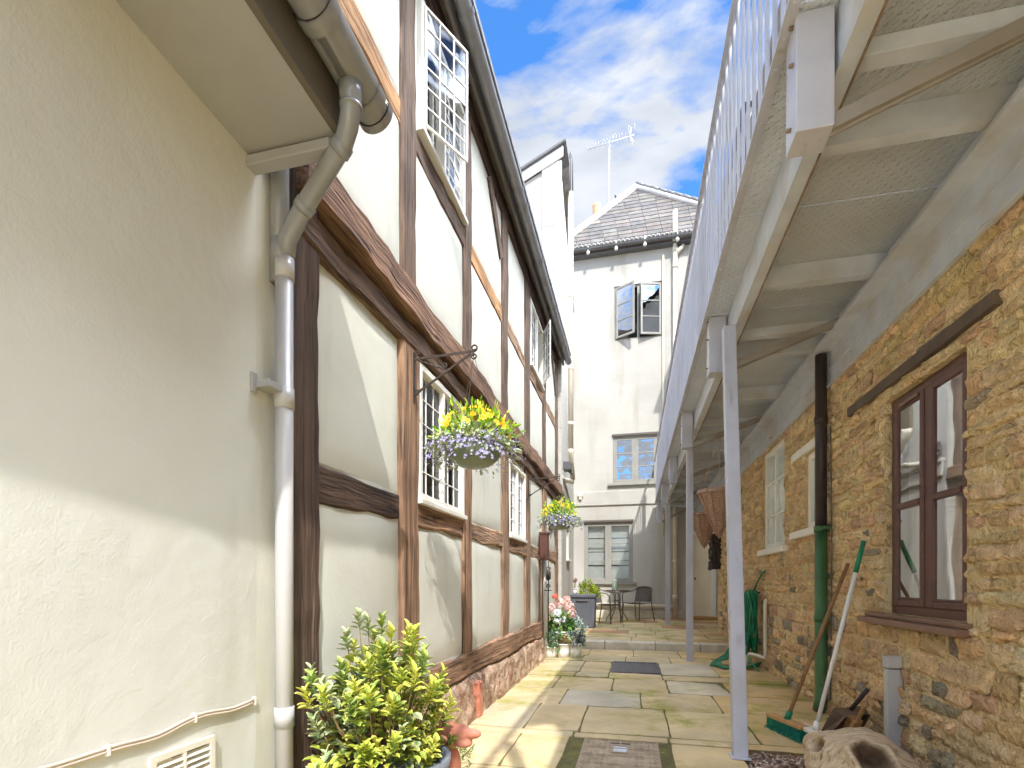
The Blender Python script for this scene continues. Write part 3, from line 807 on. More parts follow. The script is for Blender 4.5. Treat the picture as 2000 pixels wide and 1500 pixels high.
# roof, eaves and gutter
m = MB(); m.col = (1, 1, 1)
m.add([(-.98, 1.2, 3.66), (-.98, 8.3, 3.66), (-4.6, 8.3, 6.4), (-4.6, 1.2, 6.4), (-.98, 1.2, 3.70), (-.98, 8.3, 3.70), (-4.6, 8.3, 6.45), (-4.6, 1.2, 6.45)],
      [(0,1,2,3),(7,6,5,4),(0,4,5,1),(1,5,6,2),(2,6,7,3),(3,7,4,0)])
m.build('roof', 'slate', th)
m = MB(); m.box(-1.195, -1.09, 1.2, 8.24, 3.60, 3.645); m.box(-1.11, -1.088, 1.2, 8.24, 3.50, 3.645)
m.build('fascia', 'dark_grey_paint', th)
m = MB(); half_gutter(m, -1.03, 3.60, 1.2, 8.32, .050, cap1=True)
gu = m.build('gutter', 'gutter_plastic', th, recalc=False)
for y in (3.05, 4.55, 4.75, 5.6, 6.6, 7.75):
    m = MB(); half_gutter(m, -1.03, 3.603, y, y+.035, .058, cap1=False); m.build('gutter_socket', 'gutter_plastic', gu, recalc=False)
m = MB(); half_gutter(m, -1.03, 3.602, 8.18, 8.33, .055, cap1=True); m.build('gutter_socket', 'gutter_plastic', gu, recalc=False)

def leaded_window(win, lights=2, open_light=None, hinge='near', ang=0, wname='window', top_shade=False, cols=3, rows_=6, shut='shutter'):
    a0, a1, c0, c1 = win
    m = MB(T_LEFT); rectframe(m, a0, a1, c0, c1, .035, -.045, .028)
    lw = (a1-a0-.07)/lights
    for k in range(1, lights): m.box(a0+.035+lw*k-.014, a0+.035+lw*k+.014, -.04, .024, c0+.035, c1-.035)
    m.box(a0-.015, a1+.015, -.04, .045, c0-.028, c0+.002)
    wo = m.build('window', 'white_paint', th, bevel=.003)
    for k in range(lights):
        x0 = a0+.035+lw*k+(.012 if k else 0); x1 = a0+.035+lw*(k+1)-(.012 if k < lights-1 else 0)
        T = T_LEFT.copy(); w = x1-x0; h = c1-c0-.07
        if open_light == k:
            if hinge == 'near': T = T_LEFT @ Matrix.Translation(V((x0, .03, c0+.035))) @ Matrix.Rotation(R(ang), 4, 'Z')
            else: T = T_LEFT @ Matrix.Translation(V((x1, .03, c0+.035))) @ Matrix.Rotation(R(180-ang), 4, 'Z')
        else: T = T_LEFT @ Matrix.Translation(V((x0, -.005, c0+.035)))
        m = MB(T); fw = .012
        rectframe(m, 0, w, 0, h, fw, -.006, .008)
        for i in range(1, cols): m.box(w*i/cols-.0035, w*i/cols+.0035, -.004, .006, fw, h-fw)
        for j in range(1, rows_): m.box(fw, w-fw, -.0045, .0055, h*j/rows_-.0035, h*j/rows_+.0035)
        m.build('casement', 'lead_white', wo)
        m = MB(T); m.add([(fw, 0, fw), (w-fw, 0, fw), (w-fw, 0, h-fw), (fw, 0, h-fw)], [(0, 1, 2, 3)])
        m.build('pane', 'glass_lead', wo)
    # white louvred shutters standing inside
    m = MB(T_LEFT)
    for k in range(lights):
        x0 = a0+.05+lw*k; x1 = x0+lw-.03
        b = -.075
        rectframe(m, x0, x0+(x1-x0)*.46, c0+.02, c1-.02, .03, b-.02, b)
        ns = int((c1-c0)/.05)
        for j in range(ns):
            z = c0+.05+j*.05
            m.add([(x0+.03, b-.025, z+.03), (x0+(x1-x0)*.46-.03, b-.025, z+.03), (x0+(x1-x0)*.46-.03, b+.004, z), (x0+.03, b+.004, z)], [(0, 1, 2, 3)])
        m.box(x0+(x1-x0)*.5, x1, b-.03, b-.02, c0+.02, c1-.02)
    m.build('shutter', 'shutter_white', wo)
    return wo
leaded_window(WINS[0], 2, rows_=5, cols=3)
leaded_window(WINS[1], 2, rows_=5, cols=3)
leaded_window(WINS[2], 2, open_light=0, hinge='near', ang=27, rows_=6, cols=3)
leaded_window(WINS[3], 2, open_light=1, hinge='far', ang=24, rows_=5, cols=3)
# rainwater hopper and white pipe at the far end of the house
m = MB(); m.tube([(-1.135, 6.72, .66), (-1.135, 6.72, -1.0)], .033, seg=14)
wp = m.build('white_downpipe', 'white_paint', th)
m = MB(); m.box(-1.17, -1.07, 6.46, 6.62, .29, .64); m.box(-1.175, -1.06, 6.45, 6.63, .62, .65)
m.build('junction_box', 'brown_frame', th, bevel=.005)

# ================================================================== wrought iron brackets and baskets
def spiral(c, r0, r1, turns, ax1, ax2, start=0, n=28):
    c = V(c); o = []
    for i in range(n+1):
        t = i/n; a = start+turns*2*math.pi*t; r = r0+(r1-r0)*t
        o.append(c + V(ax1)*(r*math.cos(a)) + V(ax2)*(r*math.sin(a)))
    return o
def iron_bracket(y, label, ztop=1.225):
    x0, x1 = -1.165, -.835
    t = thing('wall_bracket', label, 'bracket', (x0, y, ztop), 'wrought iron basket brackets')
    X, Z = (1, 0, 0), (0, 0, 1)
    m = MB(); m.box(x0-.012, x0+.002, y-.012, y+.012, ztop-.24, ztop+.03); m.tube(spiral((x0+.014, y, ztop+.028), .016, .008, 1.1, X, Z, R(200)), .004, seg=6)
    m.tube(spiral((x0+.014, y, ztop-.185), .018, .008, 1.1, X, Z, R(160)), .004, seg=6)
    m.build('back_plate', 'black_iron', t)
    m = MB(); m.bar((x0, y, ztop-.005), (x1+.005, y, ztop+.005), .007, .012); m.tube(spiral((x1+.012, y, ztop+.022), .019, .009, 1.2, X, Z, R(255)), .0045, seg=6)
    m.build('arm', 'black_iron', t)
    m = MB(); m.bar((x0, y, ztop-.20), (x1-.002, y, ztop-.004), .008, .010); m.tube(spiral((x1+.012, y, ztop-.022), .017, .008, 1.2, X, Z, R(105)), .0045, seg=6)
    m.build('strut', 'black_iron', t)
    m = MB(); pts = [V((x0+.02+.15*i/20, y+.003*math.cos(i*1.6), ztop-.012-.062*i/20+.003*math.sin(i*1.6))) for i in range(21)]
    m.tube(pts, .0045, seg=6); m.tube(spiral((x0+.175, y, ztop-.055), .014, .007, 1.1, X, Z, R(270)), .004, seg=6)
    m.build('scroll', 'black_iron', t)
    return t

def leaf(mb, p, d, nrm, L, W, cc, ce, cup=.25):
    d = V(d).normalized(); n = V(nrm); s = d.cross(n)
    if s.length < 1e-4: s = d.orthogonal()
    s.normalize(); n = s.cross(d)
    p = V(p)
    def q(t, w, h=0.0): return p + d*(L*t) + s*(W*w) + n*(h*W)
    vs = [q(0, 0), q(.28, .38, cup), q(.6, .5, cup), q(.86, .28, cup*.6), q(1, 0, -.1), q(.86, -.28, cup*.6), q(.6, -.5, cup), q(.28, -.38, cup), q(.35, 0), q(.7, 0)]
    mid = lambda a, b, t: tuple(a[i]*(1-t)+b[i]*t for i in range(3))
    e2 = ce
    cs = [cc, e2, e2, e2, e2, e2, e2, e2, cc, mid(cc, ce, .25)]
    mb.add(vs, [(0, 1, 8), (8, 1, 2, 9), (9, 2, 3), (9, 3, 4), (0, 8, 7), (8, 9, 6, 7), (9, 5, 6), (9, 4, 5)], cs)
def flower(mb, p, n, r, col, heart=None, k=5):
    n = V(n).normalized(); u = n.orthogonal().normalized(); w = n.cross(u); a0 = random.random()*6
    p = V(p); heart = heart or col
    vs = [p]; cs = [heart]; fs = []
    for i in range(k):
        a = a0+2*math.pi*i/k
        for da, rr, h in ((-.45, .8, .15), (0, 1.05, .3), (.45, .8, .15)):
            vs.append(p + (u*math.cos(a+da)+w*math.sin(a+da))*r*rr + n*r*h); cs.append(col)
        b = 1+i*3
        fs.append((0, b, b+1, b+2))
    mb.add(vs, fs, cs)
def jit(c, a=.15):
    k = 1+random.uniform(-a, a); return tuple(max(0, x*k*(1+random.uniform(-a*.4, a*.4))) for x in c)
def rdir(zmin=-1):
    while True:
        d = V((random.gauss(0, 1), random.gauss(0, 1), random.gauss(0, 1))).normalized()
        if d.z >= zmin: return d

def hanging_basket(loc, label, hook_z, sd=1):
    random.seed(sd)
    t = thing('hanging_basket', label, 'hanging basket', loc, 'flower baskets hanging from the timber house')
    x, y, z = loc          # z: rim of the bowl
    m = MB(); prof = [(.001, -.118)] + [(.15*math.sin(i/12*math.pi/2)**.8+.0022*(i % 2), -.118*math.cos(i/12*math.pi/2)) for i in range(1, 13)] + [(.158, .004), (.158, .012), (.145, .010)]
    m.lathe(prof, loc, seg=32); m.build('bowl', 'bowl_green', t)
    m = MB()
    for k in range(3):
        a = k*2.1+.5
        m.tube([(x+.15*math.cos(a), y+.15*math.sin(a), z+.01), (x, y, hook_z)], .0016, seg=5)
    m.tube([(x, y, hook_z), (x, y, hook_z+.03)], .003, seg=6)
    m.build('chain', 'black_iron', t)
    m = MB()
    YG = [S(150, 190, 30), S(190, 214, 50), S(122, 168, 40), S(206, 222, 84)]; GG = [S(120, 146, 104), S(92, 126, 76), S(150, 172, 126), S(170, 186, 140)]
    for k in range(520):                       # lime crown
        d = rdir(-.05); rr = random.uniform(.55, 1.0)*(1+.5*noise.noise(d*2.2+V((sd, 0, 0))))
        p = V((x, y, z+.03)) + V((d.x*.205*rr, d.y*.205*rr, abs(d.z)*.185*rr))
        e = (d + V((0, 0, .55)) + rdir()*.6)
        c = jit(random.choice(YG)); leaf(m, p, e, rdir(), random.uniform(.022, .045), random.uniform(.008, .016), c, jit(c))
    for k in range(520):                       # grey green skirt
        a = random.uniform(0, 6.283); rr = random.uniform(.10, .24); zz = z + random.uniform(-.03, .08)-(.05*max(0, rr-.16)/.065)
        p = V((x+rr*math.cos(a), y+rr*math.sin(a), zz))
        e = V((math.cos(a), math.sin(a), random.uniform(-.7, .5))) + rdir()*.5
        c = jit(random.choice(GG)); leaf(m, p, e, V((0, 0, 1))+rdir()*.5, random.uniform(.025, .045), random.uniform(.014, .026), c, jit(S(196, 204, 160)))
    m.build('foliage', 'leaf', t, recalc=False)
    m = MB()
    PU = [S(92, 76, 146), S(66, 56, 110), S(120, 102, 172), S(48, 42, 80), S(150, 140, 190)]
    for k in range(620):
        a = random.uniform(0, 6.283); rr = random.uniform(.16, .275)*(1+.3*noise.noise(V((math.cos(a)*1.6, math.sin(a)*1.6, sd)))); zz = z + random.uniform(-.045, .05)-.04*max(0, rr-.19)/.05
        p = V((x+rr*math.cos(a), y+rr*math.sin(a), zz)); n = V((math.cos(a), math.sin(a), .3))+rdir()*.5
        flower(m, p, n, random.uniform(.007, .012), jit(random.choice(PU)), S(220, 216, 230), 4)
    m.build('purple_flowers', 'petal', t, recalc=False); m = MB()
    YL = [S(244, 204, 30), S(250, 222, 90), S(236, 176, 20)]
    for k in range(46):
        d = rdir(.1); p = V((x, y, z+.03)) + V((d.x*.19, d.y*.19, d.z*.165))
        flower(m, p, d+V((.2, -.4, 0)), random.uniform(.014, .024), jit(random.choice(YL)), S(230, 140, 10), 6)
    m.build('yellow_flowers', 'petal', t, recalc=False)
    m = MB()
    for k in range(9):
        a = random.uniform(0, 6.283); b = V((x+.13*math.cos(a), y+.13*math.sin(a), z+.01))
        pts = [b + V((math.cos(a)*.09*i/5, math.sin(a)*.09*i/5, .02*i-.006*i*i)) for i in range(6)]
        m.tube(pts, .002, seg=5)
    m.build('trailing_stem', 'stem', t)
    return t
iron_bracket(2.60, 'black wrought iron scroll bracket on the second oak post, above the nearer flower basket')
iron_bracket(5.75, 'black wrought iron scroll bracket above the farther flower basket', 1.19)
hanging_basket((-.825, 2.60, .725), 'nearer and larger looking basket of yellow and purple flowers in a ribbed green bowl', 1.205, 3)
hanging_basket((-.81, 5.75, .71), 'farther basket of yellow and purple flowers near the far end of the oak frame', 1.17, 5)

# ================================================================== white house beyond, with a gable towards us
wh = thing('white_gabled_house', 'white rendered house with sloping verge rising above the far end of the oak frame', 'building', (-1.3, 8.6, -1))
m = MB()
xL, yF = -4.0, 8.26
zr = lambda x: 6.86 + .45*(x+1.13)
m.add([(xL, yF, -1.05), (-1.45, yF, -1.05), (-1.45, yF, zr(-1.45)), (xL, yF, zr(xL))], [(0, 1, 2, 3)])
# skewed side wall with one small window opening
A = V((-1.15, yF, 0)); B = V((-1.52, YE, 0)); ln = (B-A).length; ux = (B-A).normalized(); ub = V((ux.y, -ux.x, 0))
T_SIDE = frame(A, ux, ub, (0, 0, 1)); m.T = T_SIDE
SW = (1.75, 2.75, .48, 1.12)
holed(m, 0, ln, -1.05, 6.86, [SW], depth=.1, back=1)
m.T = None
m.build('wall', ['white_render', 'room_dark'], wh)
m = MB(); random.seed(11)
for j in range(108):
    z = -1.0+j*.073; x = -1.45 - (.11 if j % 2 else 0)
    while x < -1.13:
        x1 = min(-1.128, x+.225)
        if z+.073 < zr(-1.13):
            d = random.uniform(.0, .006)
            m.box(max(x, -1.45)+.003, x1-.003, yF-.03-d, yF+.02, z+.003, z+.07)
        x = x1
m.m = 1; m.box(-1.452, -1.13, yF-.026, yF+.02, -1.05, 6.83)
m.build('brick_pier', ['white_brick', 'white_brick'], wh)
m = MB()
for x0, x1, w, b0, b1, mi in ((-4.0, -1.10, .16, -.06, -.035, 0), (-4.0, -1.05, .035, -.11, .4, 1)):
    z0, z1 = zr(x0), zr(x1); m.m = mi
    o = .0 if mi == 0 else .17
    m.add([(x0, yF+b0, z0+o), (x1, yF+b0, z1+o), (x1, yF+b0, z1+o+w), (x0, yF+b0, z0+o+w), (x0, yF+b1, z0+o), (x1, yF+b1, z1+o), (x1, yF+b1, z1+o+w), (x0, yF+b1, z0+o+w)],
          [(0,1,2,3),(7,6,5,4),(0,4,5,1),(1,5,6,2),(2,6,7,3),(3,7,4,0)])
m.build('bargeboard', ['white_paint', 'gutter_dark'], wh)
m = MB(); z0, z1 = zr(-4.0), zr(-1.05)
m.add([(-4, yF+.35, z0+.18), (-1.05, yF+.35, z1+.18), (-1.5, YE, z1+.18), (-4, YE, z0+.18)], [(0, 1, 2, 3)])
m.build('roof', 'slate', wh)
m = MB(); pxp, pyp = -1.105, 9.25
m.tube([(pxp, pyp, 7.05), (pxp, pyp, 2.42)], .048, seg=14)
sv = m.build('soil_pipe', 'cream_plastic', wh)
for z in (6.6, 5.2, 3.9, 2.9):
    m = MB(); m.tube([(pxp, pyp, z), (pxp, pyp, z-.06)], .054, seg=14); m.build('pipe_collar', 'cream_plastic', sv)
m = MB()
for k in range(8):
    a = k*math.pi/4; p = [(pxp+.045*math.cos(a), pyp+.045*math.sin(a), 7.0), (pxp+.045*math.cos(a), pyp+.045*math.sin(a), 7.65), (pxp, pyp, 7.82)]
    m.tube(p, .005, seg=5)
m.build('vent_cage', 'gutter_dark', sv)
m = MB(); m.tube([(pxp, pyp, 2.45), (pxp+.0, pyp, 2.36), (-1.12, 9.75, 1.98), (-1.14, 9.8, 1.93), (-1.17, 8.6, 1.74), (-1.2, 8.3, 1.72)], .046, seg=12)
m.build('offset_pipe', 'cream_plastic', wh)
m = MB(T_SIDE); m.box(.1, ln-.02, .002, .05, 1.70, 1.76); m.box(.1, ln-.02, .001, .03, 1.50, 1.70)
m.build('ledge', 'white_render', wh, bevel=.01)
m = MB(T_SIDE); rectframe(m, SW[0], SW[1], SW[2], SW[3], .05, -.08, -.02); m.box((SW[0]+SW[1])/2-.02, (SW[0]+SW[1])/2+.02, -.08, -.02, SW[2], SW[3])
m.box(SW[0]-.05, SW[1]+.05, -.05, .05, SW[2]-.05, SW[2])
w_ = m.build('window', 'white_paint', wh, bevel=.004)
m = MB(T_SIDE); m.add([(SW[0]+.04, -.05, SW[2]+.04), (SW[1]-.04, -.05, SW[2]+.04), (SW[1]-.04, -.05, SW[3]-.04), (SW[0]+.04, -.05, SW[3]-.04)], [(0, 1, 2, 3)])
m.build('pane', 'glass_lead', w_)
m = MB(); m.box(-1.13, -1.0, 8.4, 8.6, 1.86, 2.0); m.tube([(-1.1, 8.5, 1.9), (-.99, 8.62, 1.82)], .02)
m.build('flood_lamp', 'gutter_dark', wh, bevel=.01)

# ================================================================== end house closing the yard
eh = thing('end_house', 'tall cream three storey house with a hipped slate roof closing the yard', 'building', (0.4, YE+.3, -1))
k = 1.047
EW = [(-.48, .73, 6.20, 7.60), (-.515, .60, 2.54, 3.75), (-1.25, -.01, .02, 1.56)]
DOOR = (1.40, 1.885, -.87, 1.22)
ZE = 8.50
m = MB(T_END)
holed(m, -2.6, 3.4, -1.05, ZE, EW+[DOOR], depth=.09, back=1)
m.build('wall', ['white_render', 'room_dark'], eh)
m = MB(T_END); m.box(-1.52, 1.0, .002, .035, 1.99, 2.35); m.build('storey_band', 'white_render', eh, bevel=.012)
m = MB(T_END); m.box(-1.3, 1.2, .002, .05, -.9, -.70); m.build('plinth', 'kerb_stone', eh, bevel=.01)
m = MB(T_END)
m.tube([(-1.0, .09, -.55), (1.0, .09, -.60)], .05, seg=12)
m.build('waste_pipe', 'cream_plastic', eh)
ax, ay, az = .08, 14.95, 11.2
e0, e1 = -2.13, 2.87
yEv = YE-.22
m = MB(); random.seed(5)
apex = V((ax, ay, az)); L0 = V((e0, yEv, ZE+.06)); L1 = V((e1, yEv, ZE+.06))
mid = (L0+L1)/2; up = (apex-V((ax, yEv, ZE+.06))); nr = 15
for j in range(nr):
    t0 = j/nr; t1 = (j+1.15)/nr
    pa = L0.lerp(apex, t0); pb = L1.lerp(apex, t0); pc = L1.lerp(apex, min(1, t1)); pd = L0.lerp(apex, min(1, t1))
    w = (pb-pa).length; ns = max(1, int(w/.34)); off = .5*(j % 2)
    us = [0]+[min(1, max(0, (i+off)/ns)) for i in range(ns+1)]+[1]
    us = sorted(set(us))
    for i in range(len(us)-1):
        u0, u1 = us[i]+.004/w, us[i+1]-.004/w
        if u1 <= u0: continue
        # upper edge follows the hips, so clamp in x
        q0 = pa.lerp(pb, u0); q1 = pa.lerp(pb, u1)
        du = up/nr*1.15
        q2 = q1+du; q3 = q0+du
        for q in (q2, q3):
            tt = min(1, (q.z-(ZE+.06))/(az-ZE-.06)); xl = L0.lerp(apex, tt).x; xr = L1.lerp(apex, tt).x
            q.x = min(max(q.x, xl), xr)
        dn = V((0, -.012, .008)); hi = V((0, -.003, .002))
        c = jit(random.choice([S(196, 188, 178), S(180, 174, 168), S(192, 180, 166), S(206, 196, 184), S(172, 168, 162)]), .1)
        vs = [q0+dn, q1+dn, q2+hi, q3+hi, q0, q1, q2, q3]
        m.add(vs, [(0,1,2,3),(0,4,5,1),(1,5,6,2),(3,7,4,0)], [c]*8)
m.col = S(150, 130, 125)
m.add([L1, V((e1, YE+6, ZE+.06)), V((ax, YE+6, az)), apex], [(0, 1, 2, 3)]); m.add([V((e0, YE+6, ZE+.06)), L0, apex, V((ax, YE+6, az))], [(0, 1, 2, 3)])
m.build('roof', 'slate', eh, recalc=False)
m = MB()
for a_ in (L0, L1): m.tube([a_+V((0, 0, .02)), a_.lerp(apex, .33)+V((0, 0, .03)), a_.lerp(apex, .66)+V((0, 0, .03)), apex+V((0, 0, .04))], .085, seg=8)
m.build('hip_mortar', 'mortar_white', eh)
m = MB()
for q in range(14):
    p = L1.lerp(apex, q/14)+V((0, 0, .09)); p2 = L1.lerp(apex, (q+.94)/14)+V((0, 0, .11)); m.tube([p, p2], .075, seg=8)
m.build('ridge_tiles', 'gutter_dark', eh)
m = MB(); half_gutter(m, 0, 0, 0, 1, .06)
m = MB()
# gutter along X: build as a half pipe bar
N_ = 12; vs = []
for xx in (e0, e1):
    for q in range(N_+1):
        a_ = math.pi+math.pi*q/N_; vs.append((xx, yEv-.02+.06*math.cos(a_), ZE+.02+.06*math.sin(a_)))
m.s = True; m.add(vs, [(q, q+1, N_+2+q, N_+1+q) for q in range(N_)])
m.s = False; m.box(e0, e1, yEv+.05, YE, ZE-.10, ZE-.06)
m.build('gutter', 'gutter_dark', eh)
m = MB()
pts = [];
for q in range(240): pts.append((e0+(e1-e0)*q/239, yEv-.03+.03*math.sin(q*1.25), ZE+.085+.028*math.cos(q*1.25)))
m.tube(pts, .022, seg=5); m.build('gutter_guard', 'gutter_mesh', eh)
for x in (-1.12, -.42, .28, 1.05):
    m = MB(); m.ball((x, yEv-.05, ZE-.10), .045, seg=8); m.tube([(x, yEv-.05, ZE-.06), (x, yEv-.05, ZE+.1)], .012, seg=6); m.build('gutter_lamp', 'white_paint', eh)

def end_window(w, open_=False, muntins=2, sill=True, head=True, inside=None, glass='glass_sky', mat='window_grey', nl=2):
    a0, a1, c0, c1 = w
    m = MB(T_END); rectframe(m, a0, a1, c0, c1, .05, -.085, -.03)
    m.box((a0+a1)/2-.03, (a0+a1)/2+.03, -.084, -.031, c0+.05, c1-.05)
    wo = m.build('window', mat, eh, bevel=.005)
    lw = (a1-a0-.16)/2
    for kx in (0, 1):
        x0 = a0+.05+kx*(lw+.06); x1 = x0+lw; h = c1-c0-.1
        T = T_END @ Matrix.Translation(V((x0, -.05, c0+.05)))
        if open_:
            if kx == 0: T = T_END @ Matrix.Translation(V((x0, -.01, c0+.05))) @ Matrix.Rotation(R(30), 4, 'Z')
            else: T = T_END @ Matrix.Translation(V((x1, -.01, c0+.05))) @ Matrix.Rotation(R(-16), 4, 'Z') @ Matrix.Translation(V((-lw, 0, 0)))
        m = MB(T); f = .05
        rectframe(m, 0, lw, 0, h, f, -.02, .02)
        for j in range(1, muntins+1): m.box(f, lw-f, -.016, .016, f+(h-2*f)*j/(muntins+1)-.012, f+(h-2*f)*j/(muntins+1)+.012)
        m.build('casement', mat, wo, bevel=.004)
        m = MB(T); m.add([(f, 0, f), (lw-f, 0, f), (lw-f, 0, h-f), (f, 0, h-f)], [(0, 1, 2, 3)])
        m.build('pane', glass, wo)
    if sill:
        m = MB(T_END); m.box(a0-.12, a1+.1, -.06, .07, c0-.06, c0); m.build('sill', 'window_grey', wo, bevel=.006)
    if head:
        m = MB(T_END); m.box(a0-.02, a1+.02, -.08, .03, c1+.001, c1+.055); m.build('head', 'dark_grey_paint', wo, bevel=.004)
    if inside == 'blind':
        m = MB(T_END)
        for q in range(4): m.box(a0+.06, a1-.06, -.16-.012*(q % 2), -.15, c0+.08+q*(c1-c0-.12)/4, c0+.06+(q+1)*(c1-c0-.12)/4)
        m.build('blind', 'curtain', wo)
    if inside == 'curtain':
        m = MB(T_END); m.s = True
        vs = []; nn = 60
        for q in range(nn+1):
            xx = a0+.05+(a1-a0-.1)*q/nn; bb = -.2+.02*math.sin(q*1.3)
            vs += [(xx, bb, c0+.05), (xx, bb, c1-.05)]
        m.add(vs, [(2*q, 2*q+2, 2*q+3, 2*q+1) for q in range(nn)]); m.build('blind', 'curtain', wo)
    return wo
end_window(EW[0], open_=True, sill=False, head=False)
end_window(EW[1], sill=True)
end_window(EW[2], sill=True, inside='blind', glass='glass_clear')
m = MB(T_END); x0, x1, z0, z1 = DOOR
m.box(x0+.03, x1-.03, -.08, -.045, z0, z1-.03)
for q in range(4): m.box(x0+.05+q*.105, x0+.145+q*.105, -.046, -.04, z0+.03, z1-.06)
dr = m.build('door', 'door_cream', eh, bevel=.004)
m = MB(T_END); m.ball((x0+.09, -.02, .1), .025); m.build('handle', 'black_iron', dr)
m = MB(T_END); m.box(x0-.03, x0+.03, -.08, .02, z0, z1); m.box(x1-.03, x1+.09, -.08, .02, z0, z1); m.box(x0+.03, x1-.03, -.08, .02, z1-.03, z1+.05)
m.build('door_frame', 'white_paint', eh, bevel=.005)
m = MB(T_END); m.box(x0-.05, x1+.06, -.03, .45, -.90, -.83); m.build('doorstep', 'threshold', eh, bevel=.01)
m = MB(T_END); DX = 1.01
m.tube([(DX, .09, 9.25), (DX, .09, -.9)], .055, seg=14); m.tube([(DX-.28, .05, 8.2), (DX-.28, .05, 1.2)], .025, seg=8)
sp_ = m.build('soil_pipe', 'cream_plastic', eh)
for z in (8.3, 7.9, 5.5, 3.2, .6, -.3):
    m = MB(T_END); m.tube([(DX, .09, z), (DX, .09, z-.1)], .064, seg=14); m.build('pipe_collar', 'cream_plastic', sp_)
m = MB(T_END); m.tube([(DX, .09, 8.15), (DX+.2, .09, 8.35)], .05, seg=12); m.build('pipe_branch', 'cream_plastic', sp_)
m = MB(T_END); m.box(-1.40, -1.27, .036, .10, 2.23, 2.31); m.box(-1.375, -1.3, .03, .09, 2.15, 2.24); m.build('alarm_box', 'cream_plastic', eh, bevel=.01)

m = MB(); m.lathe([(.11, -.6), (.12, 0), (.13, .05), (.1, .06), (.095, -.1)], (-1.12, 16.2, 11.75), seg=16); m.box(-1.4, -.8, 15.9, 16.5, 8.8, 11.2)
tag(m.build('chimney', 'chimney_clay'), 'small clay chimney pot showing above the left hip of the slate roof', 'chimney')
t = thing('tv_aerial', 'thin metal television aerial on a tall mast above the slate roof', 'aerial', (-.72, 15.6, 10.3))
m = MB(); m.tube([(-.74, 15.6, 10.2), (-.70, 15.6, 13.25)], .018, seg=8); m.build('mast', 'aerial_metal', t)
m = MB(); a_, b_ = V((-1.33, 15.5, 13.02)), V((.02, 15.7, 13.36)); m.tube([a_, b_], .012, seg=6)
for q in range(14):
    p = a_.lerp(b_, q/16); l = .10+.02*q/14*6
    m.tube([p+V((-.02, -l, .02)), p+V((.02, l, .02))], .006, seg=5)
m.build('boom', 'aerial_metal', t)
m = MB(); p = a_.lerp(b_, .92)
for (dx, dz) in ((.02, .26), (.1, -.2), (-.02, .16), (.06, -.3)): m.tube([p, p+V((dx, 0, dz))], .012, seg=5)
m.tube([p+V((-.05, -.3, .05)), p+V((-.05, .3, .05))], .01, seg=5); m.tube([p+V((.12, -.3, .08)), p+V((.12, .3, .08))], .01, seg=5)
m.build('reflector', 'aerial_metal', t)
m = MB(); m.tube([(-.53, 15.6, 10.3), (-.53, 15.6, 11.62)], .015, seg=6); m.tube([(-.53, 15.6, 11.6), (-.40, 15.6, 11.4)], .012, seg=6); m.tube([(-.53, 15.5, 11.5), (-.5, 15.7, 11.55)], .02, seg=6)
tag(m.build('roof_antenna', 'gutter_dark'), 'short dark antenna stub beside the tall aerial mast', 'aerial')

# ================================================================== golden stone building on the right
sb = thing('stone_building', 'golden rubble stone building along the right side under the walkway', 'building', (1.5, 5.5, -1))
BW = (2.78, 3.575, -.185, 1.10); W2 = (4.52, 5.06, .47, 1.14); W1 = (5.70, 6.60, .38, 1.50)
HOLES = [BW, W2, W1]
m = MB(T_RIGHT)
# mortar as an uneven sheet
random.seed(21)
cell = .03
a0, a1, c0, c1 = .2, 9.92, -1.04, 1.98
def mort(a, c): return .006*noise.noise(V((a*7, c*7, 0))) + .006*noise.noise(V((a*19, c*23, 4)))
nA = int((a1-a0)/cell); nC = int((c1-c0)/cell)
As = [a0+(a1-a0)*i/nA for i in range(nA+1)]; Cs = [c0+(c1-c0)*j/nC for j in range(nC+1)]
def snap(L_, vals):
    for v in vals:
        i = min(range(len(L_)), key=lambda q: abs(L_[q]-v)); L_[i] = v
snap(As, [h[q] for h in HOLES for q in (0, 1)]); snap(Cs, [h[q] for h in HOLES for q in (2, 3)])
vid = {}; vs = []; fs = []
def gv(i, j):
    if (i, j) not in vid:
        vid[i, j] = len(vs)
        a, c = As[i], Cs[j]; ra, rc = 0, 0
        vs.append((a, mort(a, c), c))
    return vid[i, j]
for i in range(nA):
    for j in range(nC):
        am, cm = (As[i]+As[i+1])/2, (Cs[j]+Cs[j+1])/2
        if any(h[0] < am < h[1] and h[2] < cm < h[3] for h in HOLES): continue
        fs.append((gv(i, j), gv(i+1, j), gv(i+1, j+1), gv(i, j+1)))
m.s = True; m.m = 1; m.add(vs, fs)
